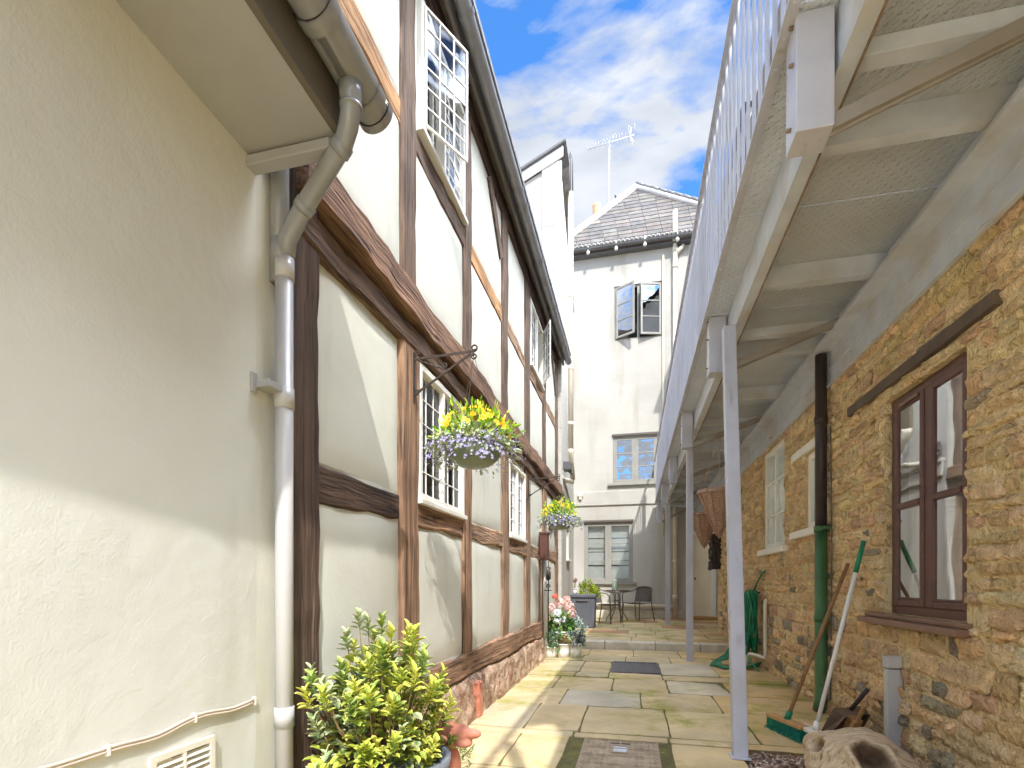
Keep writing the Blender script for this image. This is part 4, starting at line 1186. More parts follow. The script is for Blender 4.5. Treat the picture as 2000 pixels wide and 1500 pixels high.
# stones, each a tilted rounded lump breaking through the mortar
def in_hole(x0, x1, z0, z1, pad=.0): return any(x0 < h[1]+pad and x1 > h[0]-pad and z0 < h[3]+pad and z1 > h[2]-pad for h in HOLES)
m.m = 0
PALS = [S(250, 222, 172), S(242, 210, 160), S(234, 200, 152), S(246, 216, 172), S(228, 194, 156), S(250, 226, 182)]
GRY = [S(180, 168, 148), S(160, 150, 134), S(192, 178, 154)]
z = c0
while z < 1.52:
    hrow = random.uniform(.05, .10)
    if z < -.3: hrow = random.uniform(.065, .125)
    x = a0 - random.uniform(0, .2)
    while x < a1:
        w = random.uniform(.07, .20) if random.random() < .8 else random.uniform(.20, .36)
        x1 = x+w
        xa, xb, za, zb_ = x, x1, z, z+hrow
        for h in HOLES:
            if xa < h[1] and xb > h[0] and za < h[3] and zb_ > h[2]:      # dress the stone to the opening
                cut = [(xb-h[0], 0), (h[1]-xa, 1), (zb_-h[2], 2), (h[3]-za, 3)]
                cv_, wh_ = min(cut)
                if wh_ == 0: xb = h[0]
                elif wh_ == 1: xa = h[1]
                elif wh_ == 2: zb_ = h[2]
                else: za = h[3]
        if xb-xa > .03 and zb_-za > .02 and x1 < a1+.02 and x > a0-.02:
            g_ = .003; nx2, nz2 = 8, 6
            vs = []; tilt = random.uniform(-.010, .010); tl2 = random.uniform(-.014, .014); pr = random.uniform(-.006, .012); sd = random.random()*50
            skw = random.uniform(-.02, .02)
            low_ = z < -.35
            col = random.choice(GRY) if random.random() < (.15 if low_ else .02) else random.choice(PALS)
            col = jit(col, .12); cs = []
            for q in range(nz2+1):
                for p in range(nx2+1):
                    u, v = (0, .04, .12, .3, .5, .7, .88, .96, 1)[p], (0, .06, .2, .5, .8, .94, 1)[q]
                    e = min(min(u, 1-u)*(xb-xa), min(v, 1-v)*(zb_-za))
                    ru = u + (.5-u)*(.16 if (q in (0, nz2)) else 0); rv = v + (.5-v)*(.20 if (p in (0, nx2)) else 0)
                    aa = xa+g_+(xb-xa-2*g_)*ru + skw*(v-.5) + .014*noise.noise(V((u*2+sd, v*2, 1))); cc_ = za+g_+(zb_-za-2*g_)*rv+.014*noise.noise(V((u*2, v*2+sd, 7)))
                    bb = -.012 + .026*(1-math.exp(-e/.007)) + tilt*(u-.5)*2 + tl2*(v-.5)*2 + pr + .008*noise.noise(V((u*3+sd, v*3, 2)))
                    vs.append((aa, bb, cc_)); f_ = 1+.3*noise.noise(V((u*2.5+sd, v*2.5, 9))); cs.append(tuple(x_*f_ for x_ in col))
            m.add(vs, [(q*(nx2+1)+p, q*(nx2+1)+p+1, (q+1)*(nx2+1)+p+1, (q+1)*(nx2+1)+p) for q in range(nz2) for p in range(nx2)], cs)
        x = x1
    z += hrow
# reveals and rooms, the end face and the upper storey
m.s = False; m.m = 1
for h in HOLES:
    x0, x1, z0, z1 = h; d = -.13
    m.add([(x0,.004,z0),(x1,.004,z0),(x1,.004,z1),(x0,.004,z1),(x0,d,z0),(x1,d,z0),(x1,d,z1),(x0,d,z1)], [(0,1,5,4),(1,2,6,5),(2,3,7,6),(3,0,4,7)])
    m.m = 2; D = -1.0 if h is BW else -.5
    m.add([(x0-.3,d,z0-.2),(x1+.3,d,z0-.2),(x1+.3,d,z1+.2),(x0-.3,d,z1+.2),(x0-.3,D,z0-.2),(x1+.3,D,z0-.2),(x1+.3,D,z1+.2),(x0-.3,D,z1+.2)], [(4,5,6,7),(0,1,5,4),(1,2,6,5),(2,3,7,6),(3,0,4,7)]); m.m = 1
m.add([(a1, 0, c0), (a1, -2.5, c0), (a1, -2.5, 5.2), (a1, 0, 5.2)], [(0, 1, 2, 3)])
m.m = 3; m.add([(-1.5, .001, 1.98), (a1, .001, 1.98), (a1, .001, 5.2), (-1.5, .001, 5.2)], [(0, 1, 2, 3)]); m.m = 1
m.add([(-1.5, .001, c0), (a0, .001, c0), (a0, .001, 1.98), (-1.5, .001, 1.98)], [(0, 1, 2, 3)])
m.build('wall', ['stone', 'stone_mortar', 'room_pale', 'white_render'], sb, recalc=False)
m = MB(); m.col = (1, 1, 1)
m.add([(1.30, -1.6, 5.3), (1.30, 10.1, 5.3), (5, 10.1, 7.1), (5, -1.6, 7.1)], [(0, 1, 2, 3)]); m.build('roof', 'slate', sb)
rh = MB(); rh.box(2.0, 5.5, 10.0, YE-.03, -1.05, 8.6)
rt_ = thing('rear_house', 'plain white rendered house wall behind the railing, rising beyond the stone building', 'building', (3.5, 11.5, -1))
rh.build('wall', 'white_render', rt_)
rh = MB(); rh.add([(1.9, 9.9, 8.62), (5.6, 9.9, 8.62), (5.6, YE, 8.62), (1.9, YE, 8.62), (3.7, 9.9, 10.2), (3.7, YE, 10.2)], [(0, 3, 5, 4), (1, 4, 5, 2), (0, 4, 1), (3, 2, 5)]); rh.build('roof', 'slate', rt_)
# the brown window
m = MB(T_RIGHT); rectframe(m, BW[0], BW[1], BW[2], BW[3], .05, -.10, -.035)
m.box(3.15, 3.205, -.099, -.03, BW[2]+.05, BW[3]-.05)
bw = m.build('window', 'brown_frame', sb, bevel=.005)
for x0, x1, nm in ((2.83, 3.15, 0), (3.205, 3.525, 1)):
    T = T_RIGHT
    m = MB(T); rectframe(m, x0, x1, BW[2]+.05, BW[3]-.05, .038, -.09, -.022); m.box(x0+.038, x1-.038, -.085, -.015, .43, .465)
    m.box(x0+.038, x1-.038, -.07, -.022, BW[2]+.088, BW[2]+.1)
    m.build('casement', 'brown_frame', bw, bevel=.006)
    m = MB(T); m.add([(x0+.03, -.034, BW[2]+.08), (x1-.03, -.034, BW[2]+.08), (x1-.03, -.034, BW[3]-.08), (x0+.03, -.034, BW[3]-.08)], [(0, 1, 2, 3)])
    m.build('pane', 'glass_clear', bw)
m = MB(T_RIGHT); m.box(3.24, 3.44, -.018, -.008, BW[3]-.075, BW[3]-.06); m.ball((3.42, -.012, BW[3]-.067), .012); m.build('trickle_vent', 'brown_dull', bw, bevel=.003)
m = MB(T_RIGHT); m.box(2.74, 3.79, -.10, .075, -.25, -.215); m.box(2.74, 3.79, -.1, .03, -.214, -.187); m.build('sill', 'brown_dull', bw, bevel=.006)
m = MB(T_RIGHT); m.box(2.55, 4.06, -.02, .034, 1.165, 1.228); m.build('lintel', 'lintel_brown', bw, bevel=.004)
m = MB(T_RIGHT); m.s = True
vs = []; nn = 70
for q in range(nn+1):
    u = q/nn; aa = 2.80+.75*u; bb = -.12+.022*math.sin(q*1.1)+.008*math.sin(q*2.7)
    hi = .46 if not (.36 < u < .62) else .46-.35*math.sin((u-.36)/.26*math.pi)
    vs += [(aa, bb, BW[2]-.1), (aa, bb, hi)]
m.add(vs, [(2*q, 2*q+2, 2*q+3, 2*q+1) for q in range(nn)]); m.build('curtain', 'curtain', bw)
m = MB(T_RIGHT); m.s = False
m.add([(2.84, -.09, .46), (3.15, -.09, .46), (3.15, -.09, 1.09), (2.84, -.09, 1.09)], [(0, 1, 2, 3)]); m.build('ribbed_blind', 'blind_ribbed', bw)
fv = thing('vase_of_flowers', 'white flowers in a pale vase standing inside the brown window', 'flowers', (1.70, 2.98, -.2))
m = MB(); m.lathe([(.001, 0), (.04, 0), (.055, .06), (.035, .16), (.03, .2)], (1.70, 2.98, -.19), seg=16); m.build('vase', 'pot_white', fv)
m = MB(); random.seed(4)
for q in range(26):
    p = V((1.69+random.uniform(-.05, .05), 2.98+random.uniform(-.10, .10), .10+random.uniform(-.08, .22))); flower(m, p, V((-1, -.4, .3))+rdir()*.5, random.uniform(.022, .036), S(244, 242, 238), S(236, 226, 150), 5)
m.build('blossoms', 'petal', fv, recalc=False)
m = MB()
for q in range(7): m.tube([(1.70, 2.98, -.02), (1.69+random.uniform(-.04, .04), 2.98+random.uniform(-.08, .08), .2)], .0025, seg=5)
m.build('stalks', 'stem', fv)
# two white windows
def white_win(h, nl, muntin, drop):
    m = MB(T_RIGHT); rectframe(m, h[0], h[1], h[2], h[3], .06, -.10, -.02)
    if nl == 2: m.box((h[0]+h[1])/2-.025, (h[0]+h[1])/2+.025, -.098, -.021, h[2]+.06, h[3]-.06)
    for j in range(1, muntin+1):
        z_ = h[2]+(h[3]-h[2])*j/(muntin+1); m.box(h[0]+.06, h[1]-.06, -.07, -.03, z_-.012, z_+.012)
    wo = m.build('window', 'white_paint', sb, bevel=.005)
    m = MB(T_RIGHT); m.add([(h[0]+.05, -.05, h[2]+.05), (h[1]-.05, -.05, h[2]+.05), (h[1]-.05, -.05, h[3]-.05), (h[0]+.05, -.05, h[3]-.05)], [(0, 1, 2, 3)])
    m.build('pane', 'frosted', wo)
    m = MB(T_RIGHT); m.box(h[0]-(.0 if nl == 1 else .10), h[1]+drop, -.10, .055, h[2]-.065, h[2]); m.build('sill', 'white_paint', wo, bevel=.006)
    return wo
w2 = white_win(W2, 1, 0, .30)
m = MB(T_RIGHT); m.box(W2[0]-.0, W2[1]+.34, -.02, .03, W2[3]+.002, W2[3]+.075); m.build('lintel', 'white_paint', w2, bevel=.006)
white_win(W1, 2, 2, .06)
# rainwater pipe, black above and green below, at the wall
m = MB(); DPX, DPY = 1.43, 4.46
m.tube([(DPX, DPY, 1.78), (DPX, DPY, .42)], .042, seg=16); m.tube([(DPX, DPY, 1.3), (DPX, DPY, 1.24)], .047, seg=16)
p1 = m.build('rainwater_pipe', 'pipe_black', sb)
m = MB(); m.tube([(DPX, DPY, .44), (DPX, DPY, -.80), (DPX-.005, DPY-.01, -.92), (DPX-.03, DPY-.05, -.99)], .044, seg=16)
for z in (.42, -.28): m.tube([(DPX, DPY, z+.025), (DPX, DPY, z-.025)], .050, seg=16); m.box(DPX, 1.5, DPY-.012, DPY+.012, z-.012, z+.012); m.box(DPX-.01, DPX+.03, DPY-.12, DPY+.12, z-.010, z+.010)
m.build('lower_pipe', 'pipe_green', p1)
m = MB(); m.tube([(1.47, 4.38, 1.2), (1.475, 4.37, .3), (1.47, 4.38, -.9)], .005, seg=5); m.build('earth_wire', 'gutter_dark', sb)
m = MB(); m.box(1.425, 1.5, 3.365, 3.42, -.955, -.50); m.box(1.42, 1.5, 3.36, 3.425, -.49, -.425)
m.build('conduit', 'conduit_grey', sb, bevel=.004)
m = MB(); m.tube([(1.47, 6.3, -.19), (1.455, 6.3, -.22), (1.45, 6.28, -.80), (1.44, 6.26, -.85), (1.38, 6.35, -.835), (1.32, 6.45, -.83), (1.31, 6.46, -.85), (1.30, 6.46, -.98)], .021, seg=10)
m.build('waste_pipe', 'cream_plastic', sb)
m = MB(T_RIGHT)
for q in range(7): m.box(5.93, 6.1, -.01, .014, -.88+q*.028, -.862+q*.028)
m.build('air_brick', 'plinth_stone', sb)

# ================================================================== steel walkway
wk = thing('steel_walkway', 'raised grey steel walkway with vertical bars running along the stone wall', 'walkway', (1.0, 5.0, 1.5))
ZD = 1.955
Y0, Y1 = -1.2, YE-.05
ledges = []
m = MB(); y = Y0
while y < Y1:
    y1 = min(Y1, y+1.035); m.box(.545, 1.47, y+.003, y1-.003, ZD, ZD+.008); y = y1
m.build('deck', 'tread_plate', wk)
m = MB()
m.box(.675, .683, Y0, Y1, 1.745, ZD-.002); m.box(.683, .74, Y0, Y1, 1.745, 1.753); m.box(.683, .74, Y0, Y1, ZD-.011, ZD-.003)
m.build('edge_channel', 'steel_beam', wk)
m = MB()
m.box(.735, .742, Y0, Y1, 1.738, 1.768); m.build('channel_lip', 'rust_steel', wk)
m = MB()
m.box(1.484, 1.497, Y0, Y1, 1.52, 1.80); m.box(1.455, 1.484, Y0, Y1, 1.515, 1.527); m.box(1.40, 1.484, Y0, Y1, 1.792, 1.803); m.box(1.37, 1.40, Y0, Y1, 1.792, 1.815); m.box(1.462, 1.482, Y0, Y1, 1.85, ZD-.003); m.box(1.474, 1.484, Y0, Y1, 1.648, 1.660)
m.build('wall_channel', 'steel_beam', wk, bevel=.002)
m = MB(); m.box(1.452, 1.462, Y0, Y1, 1.812, 1.85); m.build('slot_shade', 'pipe_black', wk)  # black strip put in for the shade of the slot above the channel
ybr = [-.2, 1.95, 4.02, 6.17, 8.32, 10.47, 12.62]
ycb = [-.7, .33, 1.37, 2.40, 3.45, 4.48, 5.52, 6.60, 7.6, 8.66, 9.7, 10.75, 11.8, 12.9]
for y in ycb:
    m = MB(); m.box(.745, 1.47, y, y+.007, 1.835, ZD-.002); m.box(.745, 1.47, y+.007, y+.06, 1.835, 1.843)
    m.build('cross_beam', 'steel_beam', wk)
for y in ybr:
    m = MB(); m.box(.745, 1.47, y+.03, y+.095, 1.80, 1.86); m.build('cross_beam', 'steel_beam', wk, bevel=.003)
for i, y in enumerate(ybr):
    zb = 1.53 if i < 6 else 1.40
    m = MB(); m.box(.542, .662, y-.02, y+.10, zb+.015, ZD-.003)
    bx_ = m.build('hanger_box', 'steel_paint', wk, bevel=.004)
    for (yy, zz) in ((y+.01, 1.93), (y+.01, 1.80), (y+.04, zb+.07)):
        m = MB(); m.tube([(.528, yy, zz), (.545, yy, zz)], .007, seg=8); m.build('bolt', 'rust_steel', bx_)
    m = MB(); m.bar((.65, y+.02, zb+.04), (1.47, y+.02, 1.86), .045, .05); m.bar((.66, y+.02, zb+.012), (1.46, y+.02, 1.833), .008, .012)
    m.build('brace', 'brace_steel', wk, bevel=.002)
    m = MB(); m.box(1.40, 1.484, y-.03, y+.10, 1.82, 1.828); m.tube([(1.43, y+.05, 1.83), (1.43, y+.05, 1.80)], .008, seg=6); m.tube([(1.46, y, 1.60), (1.484, y, 1.60)], .010, seg=6)
    m.build('cleat', 'steel_beam', wk)
# three posts
for (tx, ty, bx2, by, zb, w) in ((.635, 3.75, .597, 3.17, -1.005, .080), (.70, 6.88, .705, 6.93, -1.005, .082), (.72, 11.5, .72, 11.5, -.905, .10)):
    m = MB(); vs = []
    for (cx, cy, cz_) in ((bx2, by, zb), (tx, ty, 1.745)):
        h = w/2
        for a_, b_ in ((-h, -h), (h, -h), (h, h), (-h, h)): vs.append((cx+a_, cy+b_, cz_))
    m.add(vs, [(0,1,2,3),(7,6,5,4),(0,4,5,1),(1,5,6,2),(2,6,7,3),(3,7,4,0)])
    pst = m.build('support_post', 'steel_paint', wk, bevel=.005)
    m = MB(); m.box(bx2-w*.68, bx2+w*.68, by-w*.68, by+w*.68, zb, zb+.008); m.build('base_plate', 'steel_paint', pst, bevel=.002)
# railing
nb_ = 0; y = 1.42
while y < 12.75 and nb_ < 99:
    m = MB(); m.box(.519, .530, y, y+.032, 1.935, 3.03); m.build('baluster', 'steel_paint', wk); nb_ += 1; y += .1155
m = MB(); m.box(.50, .545, Y0, Y1, 3.03, 3.042); m.box(.505, .545, Y0, Y1, 1.942, 1.953); m.build('rail', 'steel_paint', wk)
for y in ybr:
    m = MB(); m.box(.537, .60, y, y+.06, 1.965, 3.06); m.build('standard', 'steel_paint', wk)

# ================================================================== things under the walkway
def wicker_cone(loc, zhang, label, ry):
    t = thing('wicker_cone', label, 'hanging basket', loc, 'wicker cone baskets under the walkway')
    x, y, z = loc; m = MB(); H = .53; Rr = .225
    n = 40; prof = []
    for i in range(n+1):
        u = i/n; r = max(.002, Rr*(1-u)**.92)
        prof.append((r+(.010*(i % 2)-.004 if u < .8 else 0), -H*u))
    m.lathe(prof, loc, seg=26); m.lathe([(Rr-.012, -.02), (Rr-.01, .008), (Rr+.008, .012), (Rr+.012, -.03)], loc, seg=26)
    for kk in range(9):
        a = kk*2*math.pi/9; pts = [V((x+(Rr*(1-u)**.92+.006)*math.cos(a+.02*math.sin(u*40)), y+(Rr*(1-u)**.92+.006)*math.sin(a), z-H*u)) for u in [i/14 for i in range(14)]]
        m.tube(pts, .006, seg=5)
    m.build('cone', 'wicker', t)
    m = MB()
    for a in (.4, 2.5, 4.6): m.tube([(x+Rr*math.cos(a), y+Rr*math.sin(a), z), (x, y, zhang)], .0035, seg=5)
    m.build('cord', 'cable_sheath', t)
    return t
wicker_cone((.93, 6.10, 1.02), 1.62, 'nearer empty wicker cone basket, partly behind the tall post', 0)
wicker_cone((1.05, 8.25, 1.04), 1.66, 'farther and lower looking empty wicker cone basket, just left of the other', 0)
m = MB(); random.seed(9)
T = frame((1.44, 9.55, .24), (0, 1, 0), (-1, 0, 0), (0, 0, 1)); m.T = T
m.box(0, .28, -.06, .10, 0, .60)
for q in range(60):
    a = random.uniform(0, .28); c_ = random.uniform(0, .6); m.ball((a, .10, c_), random.uniform(.02, .035), seg=5)
for q in range(40):
    b_ = random.uniform(-.05, .1); c_ = random.uniform(0, .6); m.ball((0, b_, c_), random.uniform(.015, .03), seg=5); m.ball((random.uniform(0, .28), random.uniform(0, .1), .6), .025, seg=5)
tag(m.build('wall_box', 'pipe_black'), 'black knobbly box hung on the stone corner beside the cream door', 'wall box')
m = MB(T); 

hs = thing('garden_hose', 'green garden hose hung in long loops on the stone wall and trailing on the paving', 'hose', (1.4, 6.72, -.1))
m = MB(); random.seed(13)
pts = []
for q in range(17):
    w = random.uniform(.12, .24); bt = random.uniform(-.92, -.62); off = random.uniform(-.05, .05); xb = 1.44-random.uniform(.0, .10)
    for i in range(26):
        a = 2*math.pi*i/26
        zc_ = (-.10+bt)/2; hz = (-.10-bt)/2
        pts.append(V((xb+.02*math.sin(a*2+q), 6.72+off+w*math.sin(a), zc_+hz*math.cos(a))))
m.tube(pts, .0105, seg=8)
m.build('coil', 'hose_green', hs)
m = MB()
for q in range(6):
    o = q*.022; r_ = .02*q
    m.tube([(1.40-o, 6.67+o, -.55), (1.28-o, 6.62+o, -.80+.01*q), (1.10, 6.62+o, -.92+.008*q), (.93+r_, 6.64+o*.5, -.978+.012*q), (.90+r_, 6.52-o, -.985+.004*q), (1.0, 6.42-o, -.985), (1.25, 6.40-o, -.984+.003*q), (1.42, 6.47-o, -.975+.012*q)], .0105, seg=8)
m.build('loose_end', 'hose_green', hs); m = MB(); m.tube([(1.42, 6.72, -.10), (1.445, 6.62, .02), (1.46, 6.50, .10), (1.47, 6.40, .13)], .0105, seg=8)
m.build('loose_end', 'hose_green', hs); m = MB(); m.tube([(1.36, 6.62, -.82), (1.30, 6.42, -.86), (1.30, 6.30, -.90), (1.34, 6.22, -.96), (1.36, 6.18, -.985)], .0105, seg=8)
m.build('loose_end', 'hose_green', hs)
m = MB(); m.tube([(1.50, 6.72, -.12), (1.38, 6.72, -.13), (1.37, 6.72, -.09)], .012, seg=8); m.build('hook', 'black_iron', hs)

def broom(base, top, headdir, label, hm, bm_, hd, sock, grip=None, hl=.30):
    base = V(base); top = V(top); d = (top-base).normalized()
    t = thing('broom', label, 'broom', base, 'brooms leaning on the stone wall')
    m = MB(); m.tube([base+d*.02, top], .0125, seg=10); m.build('handle', hm, t)
    hv = V(headdir).normalized(); sd = hv.cross(V((0, 0, 1))).normalized(); upv = V((0, 0, 1))
    c = base+V((0, 0, -.012))
    m = MB(frame(c, hv, sd, upv)); m.box(-hl/2, hl/2, -.035, .035, -.012, .014); m.build('head', hd, t, bevel=.005)
    m = MB(frame(c, hv, sd, upv)); random.seed(3)
    for q in range(420):
        u = random.uniform(-hl/2+.005, hl/2-.005); w = random.uniform(-.03, .03); l = .075; fl = 1.12
        m.add([(u-.002, w, -.012), (u+.002, w+.002, -.012), (u*fl+.003+random.uniform(-.004, .004), w*1.7, -.012-l), (u*fl-.002, w*1.7+.002, -.012-l)], [(0, 1, 2, 3)])
    m.box(-hl/2+.004, hl/2-.004, -.03, .03, -.055, -.0125)
    m.build('bristles', bm_, t, recalc=False)
    m = MB(); m.tube([base-d*.004, base+d*.055], .020, seg=12); m.build('socket', sock, t)
    if grip:
        m = MB(); m.tube([top-d*.21, top+d*.005], .0145, seg=10); m.build('grip', grip, t)
    return t
broom((.985, 3.70, -.90), (1.415, 3.90, .13), (.40, -1, 0), 'wooden handled broom with dark green bristles, left of the white handled one', 'wood_handle', 'bristle_green', 'wood_head', 'hose_green', hl=.34)
broom((1.085, 3.48, -.905), (1.43, 3.70, .26), (.25, -1, 0), 'white handled broom with green grip and bright green bristles', 'white_paint', 'bristle_green', 'white_paint', 'white_paint', grip='hose_green', hl=.32)
dpn = thing('dustpan', 'metal dustpan with a wooden hand brush leaning by the green pipe', 'dustpan', (1.32, 3.85, -1))
T = Matrix.Translation(V((1.29, 3.78, -.99))) @ Matrix.Rotation(R(28), 4, 'Z') @ Matrix.Rotation(R(34), 4, 'X')
m = MB(T)
m.add([(-.12, 0, 0), (.12, 0, 0), (.12, .02, .22), (-.12, .02, .22), (-.13, -.06, 0), (.13, -.06, 0), (.10, -.05, .22), (-.10, -.05, .22)], [(0,1,2,3),(0,3,7,4),(1,5,6,2),(3,2,6,7)])
m.tube([(-.13, -.06, 0), (-.10, -.055, .22), (0, -.06, .26), (.10, -.055, .22), (.13, -.06, 0)], .005, seg=6)
m.build('pan', 'metal_dull', dpn, recalc=False)
m = MB(T); m.tube([(0, .0, .21), (.02, .0, .40)], .014, seg=8); m.build('handle', 'pipe_black', dpn)
m = MB(T @ Matrix.Translation(V((0, -.09, .0))) @ Matrix.Rotation(R(-14), 4, 'Y')); m.box(-.03, .03, -.03, -.005, .02, .25); m.tube([(0, -.018, .25), (0, -.018, .40)], .012, seg=8); m.build('hand_brush', 'wood_head', dpn, bevel=.005)
m = MB(T @ Matrix.Translation(V((0, -.09, .0))) @ Matrix.Rotation(R(-14), 4, 'Y')); m.box(-.027, .027, -.004, .035, .025, .245); m.build('bristles', 'wood_handle', dpn)

# driftwood log
bm = bmesh.new(); bmesh.ops.create_icosphere(bm, subdivisions=6, radius=1)
hp = V((-.10, -.72, .62)).normalized(); hp2 = V((-.85, -.05, .45)).normalized()
me = bpy.data.meshes.new('driftwood_log')
for v in bm.verts:
    n_ = v.co.copy()
    r_ = 1 + .14*noise.noise(n_*1.6+V((3, 0, 0))) + .06*noise.noise(n_*4) + .012*noise.noise(V((n_.x*6, n_.y*26, n_.z*16)))
    dd = (n_-hp).length*(1+.22*noise.noise(n_*5)); cr_ = 0
    if dd < .34: r_ -= .46*(1-(dd/.34)**2)**.8
    elif dd < .48: r_ += .04*(1-abs(dd-.41)/.07)
    d2 = (n_-hp2).length
    if d2 < .26: r_ -= .25*(1-(d2/.26)**2)
    v.co = V((n_.x*.235*r_, n_.y*.42*r_, n_.z*.185*r_))
lay = bm.verts.layers.float_color.new('Col')  # hollow and side dent are darkened in the vertex colour
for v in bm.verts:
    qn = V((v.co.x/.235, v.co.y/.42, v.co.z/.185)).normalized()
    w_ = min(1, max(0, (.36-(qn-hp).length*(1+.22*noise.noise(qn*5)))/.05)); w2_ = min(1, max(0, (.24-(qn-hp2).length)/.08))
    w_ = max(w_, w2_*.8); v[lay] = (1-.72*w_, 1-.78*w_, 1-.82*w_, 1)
for f in bm.faces: f.smooth = True
bm.to_mesh(me); bm.free()
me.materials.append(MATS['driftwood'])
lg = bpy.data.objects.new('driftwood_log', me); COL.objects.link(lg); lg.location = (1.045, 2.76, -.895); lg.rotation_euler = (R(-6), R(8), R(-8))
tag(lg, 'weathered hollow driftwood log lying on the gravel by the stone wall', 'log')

# ================================================================== covers in the paving
cv = thing('inspection_cover', 'square rusty iron inspection cover with raised grid in the near paving', 'manhole cover', (-.08, 3.0, -1))
m = MB(); m.box(-.385, .205, 2.70, 3.345, -1.03, -1.008); m.build('surround', 'joint_moss', cv, bevel=.004)
m = MB(); rectframe(m, -.31, .15, 2.72, 3.31, .012, -1, -.99)
m = MB(); X0, X1, Ya, Yb = -.305, .15, 2.70, 3.305
m.box(X0, X1, Ya, Yb, -1.006, -.998)
m.build('lid', 'cover_iron', cv, bevel=.002)
m = MB()
for q in range(7):
    x = X0+.01+(X1-X0-.02)*q/6
    if q == 3: m.box(x-.004, x+.004, Ya+.01, Ya+.25, -.998, -.9925); m.box(x-.004, x+.004, Yb-.12, Yb-.01, -.998, -.9925)
    else: m.box(x-.004, x+.004, Ya+.01, Yb-.01, -.998, -.993)
for q in range(5):
    y = Ya+.02+(Yb-Ya-.04)*q/4; m.box(X0+.012, X1-.012, y-.003, y+.003, -.998, -.9935)
for i in range(6):
    if i in (2, 3): continue
    for j in range(12):
        for kx in (-.014, .014):
            x = X0+.01+(X1-X0-.02)*(i+.5)/6+kx; y = Ya+.04+(Yb-Ya-.07)*j/11; m.box(x-.006, x+.006, y-.008, y+.008, -.998, -.9945)
xm = (X0+X1)/2
rectframe(m, xm-.045, xm+.045, 0, 0, 0, 0, 0) if False else None
for (a_, b_, c_, d_) in ((xm-.05, xm+.05, 3.185, 3.195), (xm-.05, xm+.05, 3.055, 3.065), (xm-.05, xm-.04, 3.065, 3.185), (xm+.04, xm+.05, 3.065, 3.185)): m.box(a_, b_, c_, d_, -.998, -.990)
m.build('raised_grid', 'cover_iron', cv)
m = MB(); m.box(xm-.038, xm+.038, 3.067, 3.183, -.9985, -.9965); m.build('key_plate', 'steel_beam', cv)
m = MB(); m.box(xm-.06, xm+.06, 3.235, 3.25, -.9985, -.996); m.build('key_slot', 'room_dark', cv)
gt = thing('drain_grate', 'dark ribbed iron drain grate in the paving before the step', 'drain cover', (.02, 6.2, -1))
m = MB(); m.box(-.26, .30, 5.80, 6.64, -1.02, -1.006); rectframe(m, 0, 0, 0, 0, 0, 0, 0) if False else None
m.box(-.25, -.225, 5.83, 6.62, -1.006, -.994); m.box(.265, .29, 5.83, 6.62, -1.006, -.994); m.box(-.225, .265, 5.83, 5.86, -1.006, -.994); m.box(-.225, .265, 6.59, 6.62, -1.006, -.994)
m.build('frame', 'grate_iron', gt)
m = MB()
for q in range(17): x = -.215+q*.0287; m.box(x, x+.013, 5.862, 6.588, -1.006, -.995)
m.build('bars', 'grate_iron', gt)

# ================================================================== plants
def shrub(t, c, rad, h, nst, pal_fn, L_, W_, per=20, zmin=-.1, seed=1, stemr=.003, mat='leaf'):
    random.seed(seed)
    m = MB(); ms = MB(); c = V(c)
    for k in range(nst):
        d = rdir(zmin); rr = random.uniform(.70, 1.08)*(1+.42*noise.noise(d*2.3+V((seed, 0, 0))))
        tip = c + V((d.x*rad[0]*rr, d.y*rad[1]*rr, d.z*h*rr))
        base = c + V((d.x*rad[0]*.25, d.y*rad[1]*.25, -.03))
        mid = base.lerp(tip, .55)+V((d.x*.02, d.y*.02, -.02))
        ms.tube([base, mid, tip], [stemr, stemr*.8, stemr*.5], seg=5, cap=False)
        ax_ = (tip-mid).normalized()*.6+V((0, 0, .5)); ax_.normalize()
        cc, ce = pal_fn(tip)
        for i in range(per):
            u = i/per; p = tip - ax_*(.07*(1-u)); a = i*2.4+random.uniform(-.3, .3)
            o = ax_.orthogonal().normalized(); o = Matrix.Rotation(a, 3, ax_) @ o
            e = o*(1.15-.7*u)+ax_*(.25+.7*u)
            l = L_*random.uniform(.5, 1.15)*(1-.25*u)
            leaf(m, p, e, ax_, l, W_*l/L_*random.uniform(.65, 1.1), jit(cc), jit(ce))
    # inner leaves
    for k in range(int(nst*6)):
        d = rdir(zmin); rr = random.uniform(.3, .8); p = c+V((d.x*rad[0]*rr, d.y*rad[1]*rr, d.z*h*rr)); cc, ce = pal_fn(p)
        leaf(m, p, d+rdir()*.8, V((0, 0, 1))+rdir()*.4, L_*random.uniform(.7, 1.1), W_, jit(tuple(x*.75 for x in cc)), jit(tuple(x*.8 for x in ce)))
    m.build('foliage', mat, t, recalc=False); ms.build('stems', 'stem', t)
sh = thing('potted_shrub', 'large variegated yellow and green shrub in a grey pot below the oak corner post', 'potted plant', (-.80, 1.72, -1))
def pal_shrub(p):
    silver = (p.x < -.92 and random.random() < .45) or random.random() < .12
    if silver: return S(112, 136, 84), S(204, 208, 156)
    q = random.random()
    if q < .55: return S(122, 150, 48), S(206, 206, 84)
    if q < .8: return S(170, 178, 50), S(224, 220, 110)
    return S(84, 122, 46), S(184, 196, 100)
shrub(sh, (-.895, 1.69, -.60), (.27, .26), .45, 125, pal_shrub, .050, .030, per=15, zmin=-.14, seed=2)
m = MB(); m.lathe([(.001, -.42), (.15, -.42), (.175, -.06), (.20, -.05), (.205, 0), (.185, .0), (.175, -.05), (.001, -.06)], (-.84, 1.70, -.625), seg=32); m.build('pot', 'pot_grey', sh)
tp = thing('trailing_plant', 'low trailing green plant with long blades behind the terracotta ornament', 'plant', (-.95, 2.35, -1))
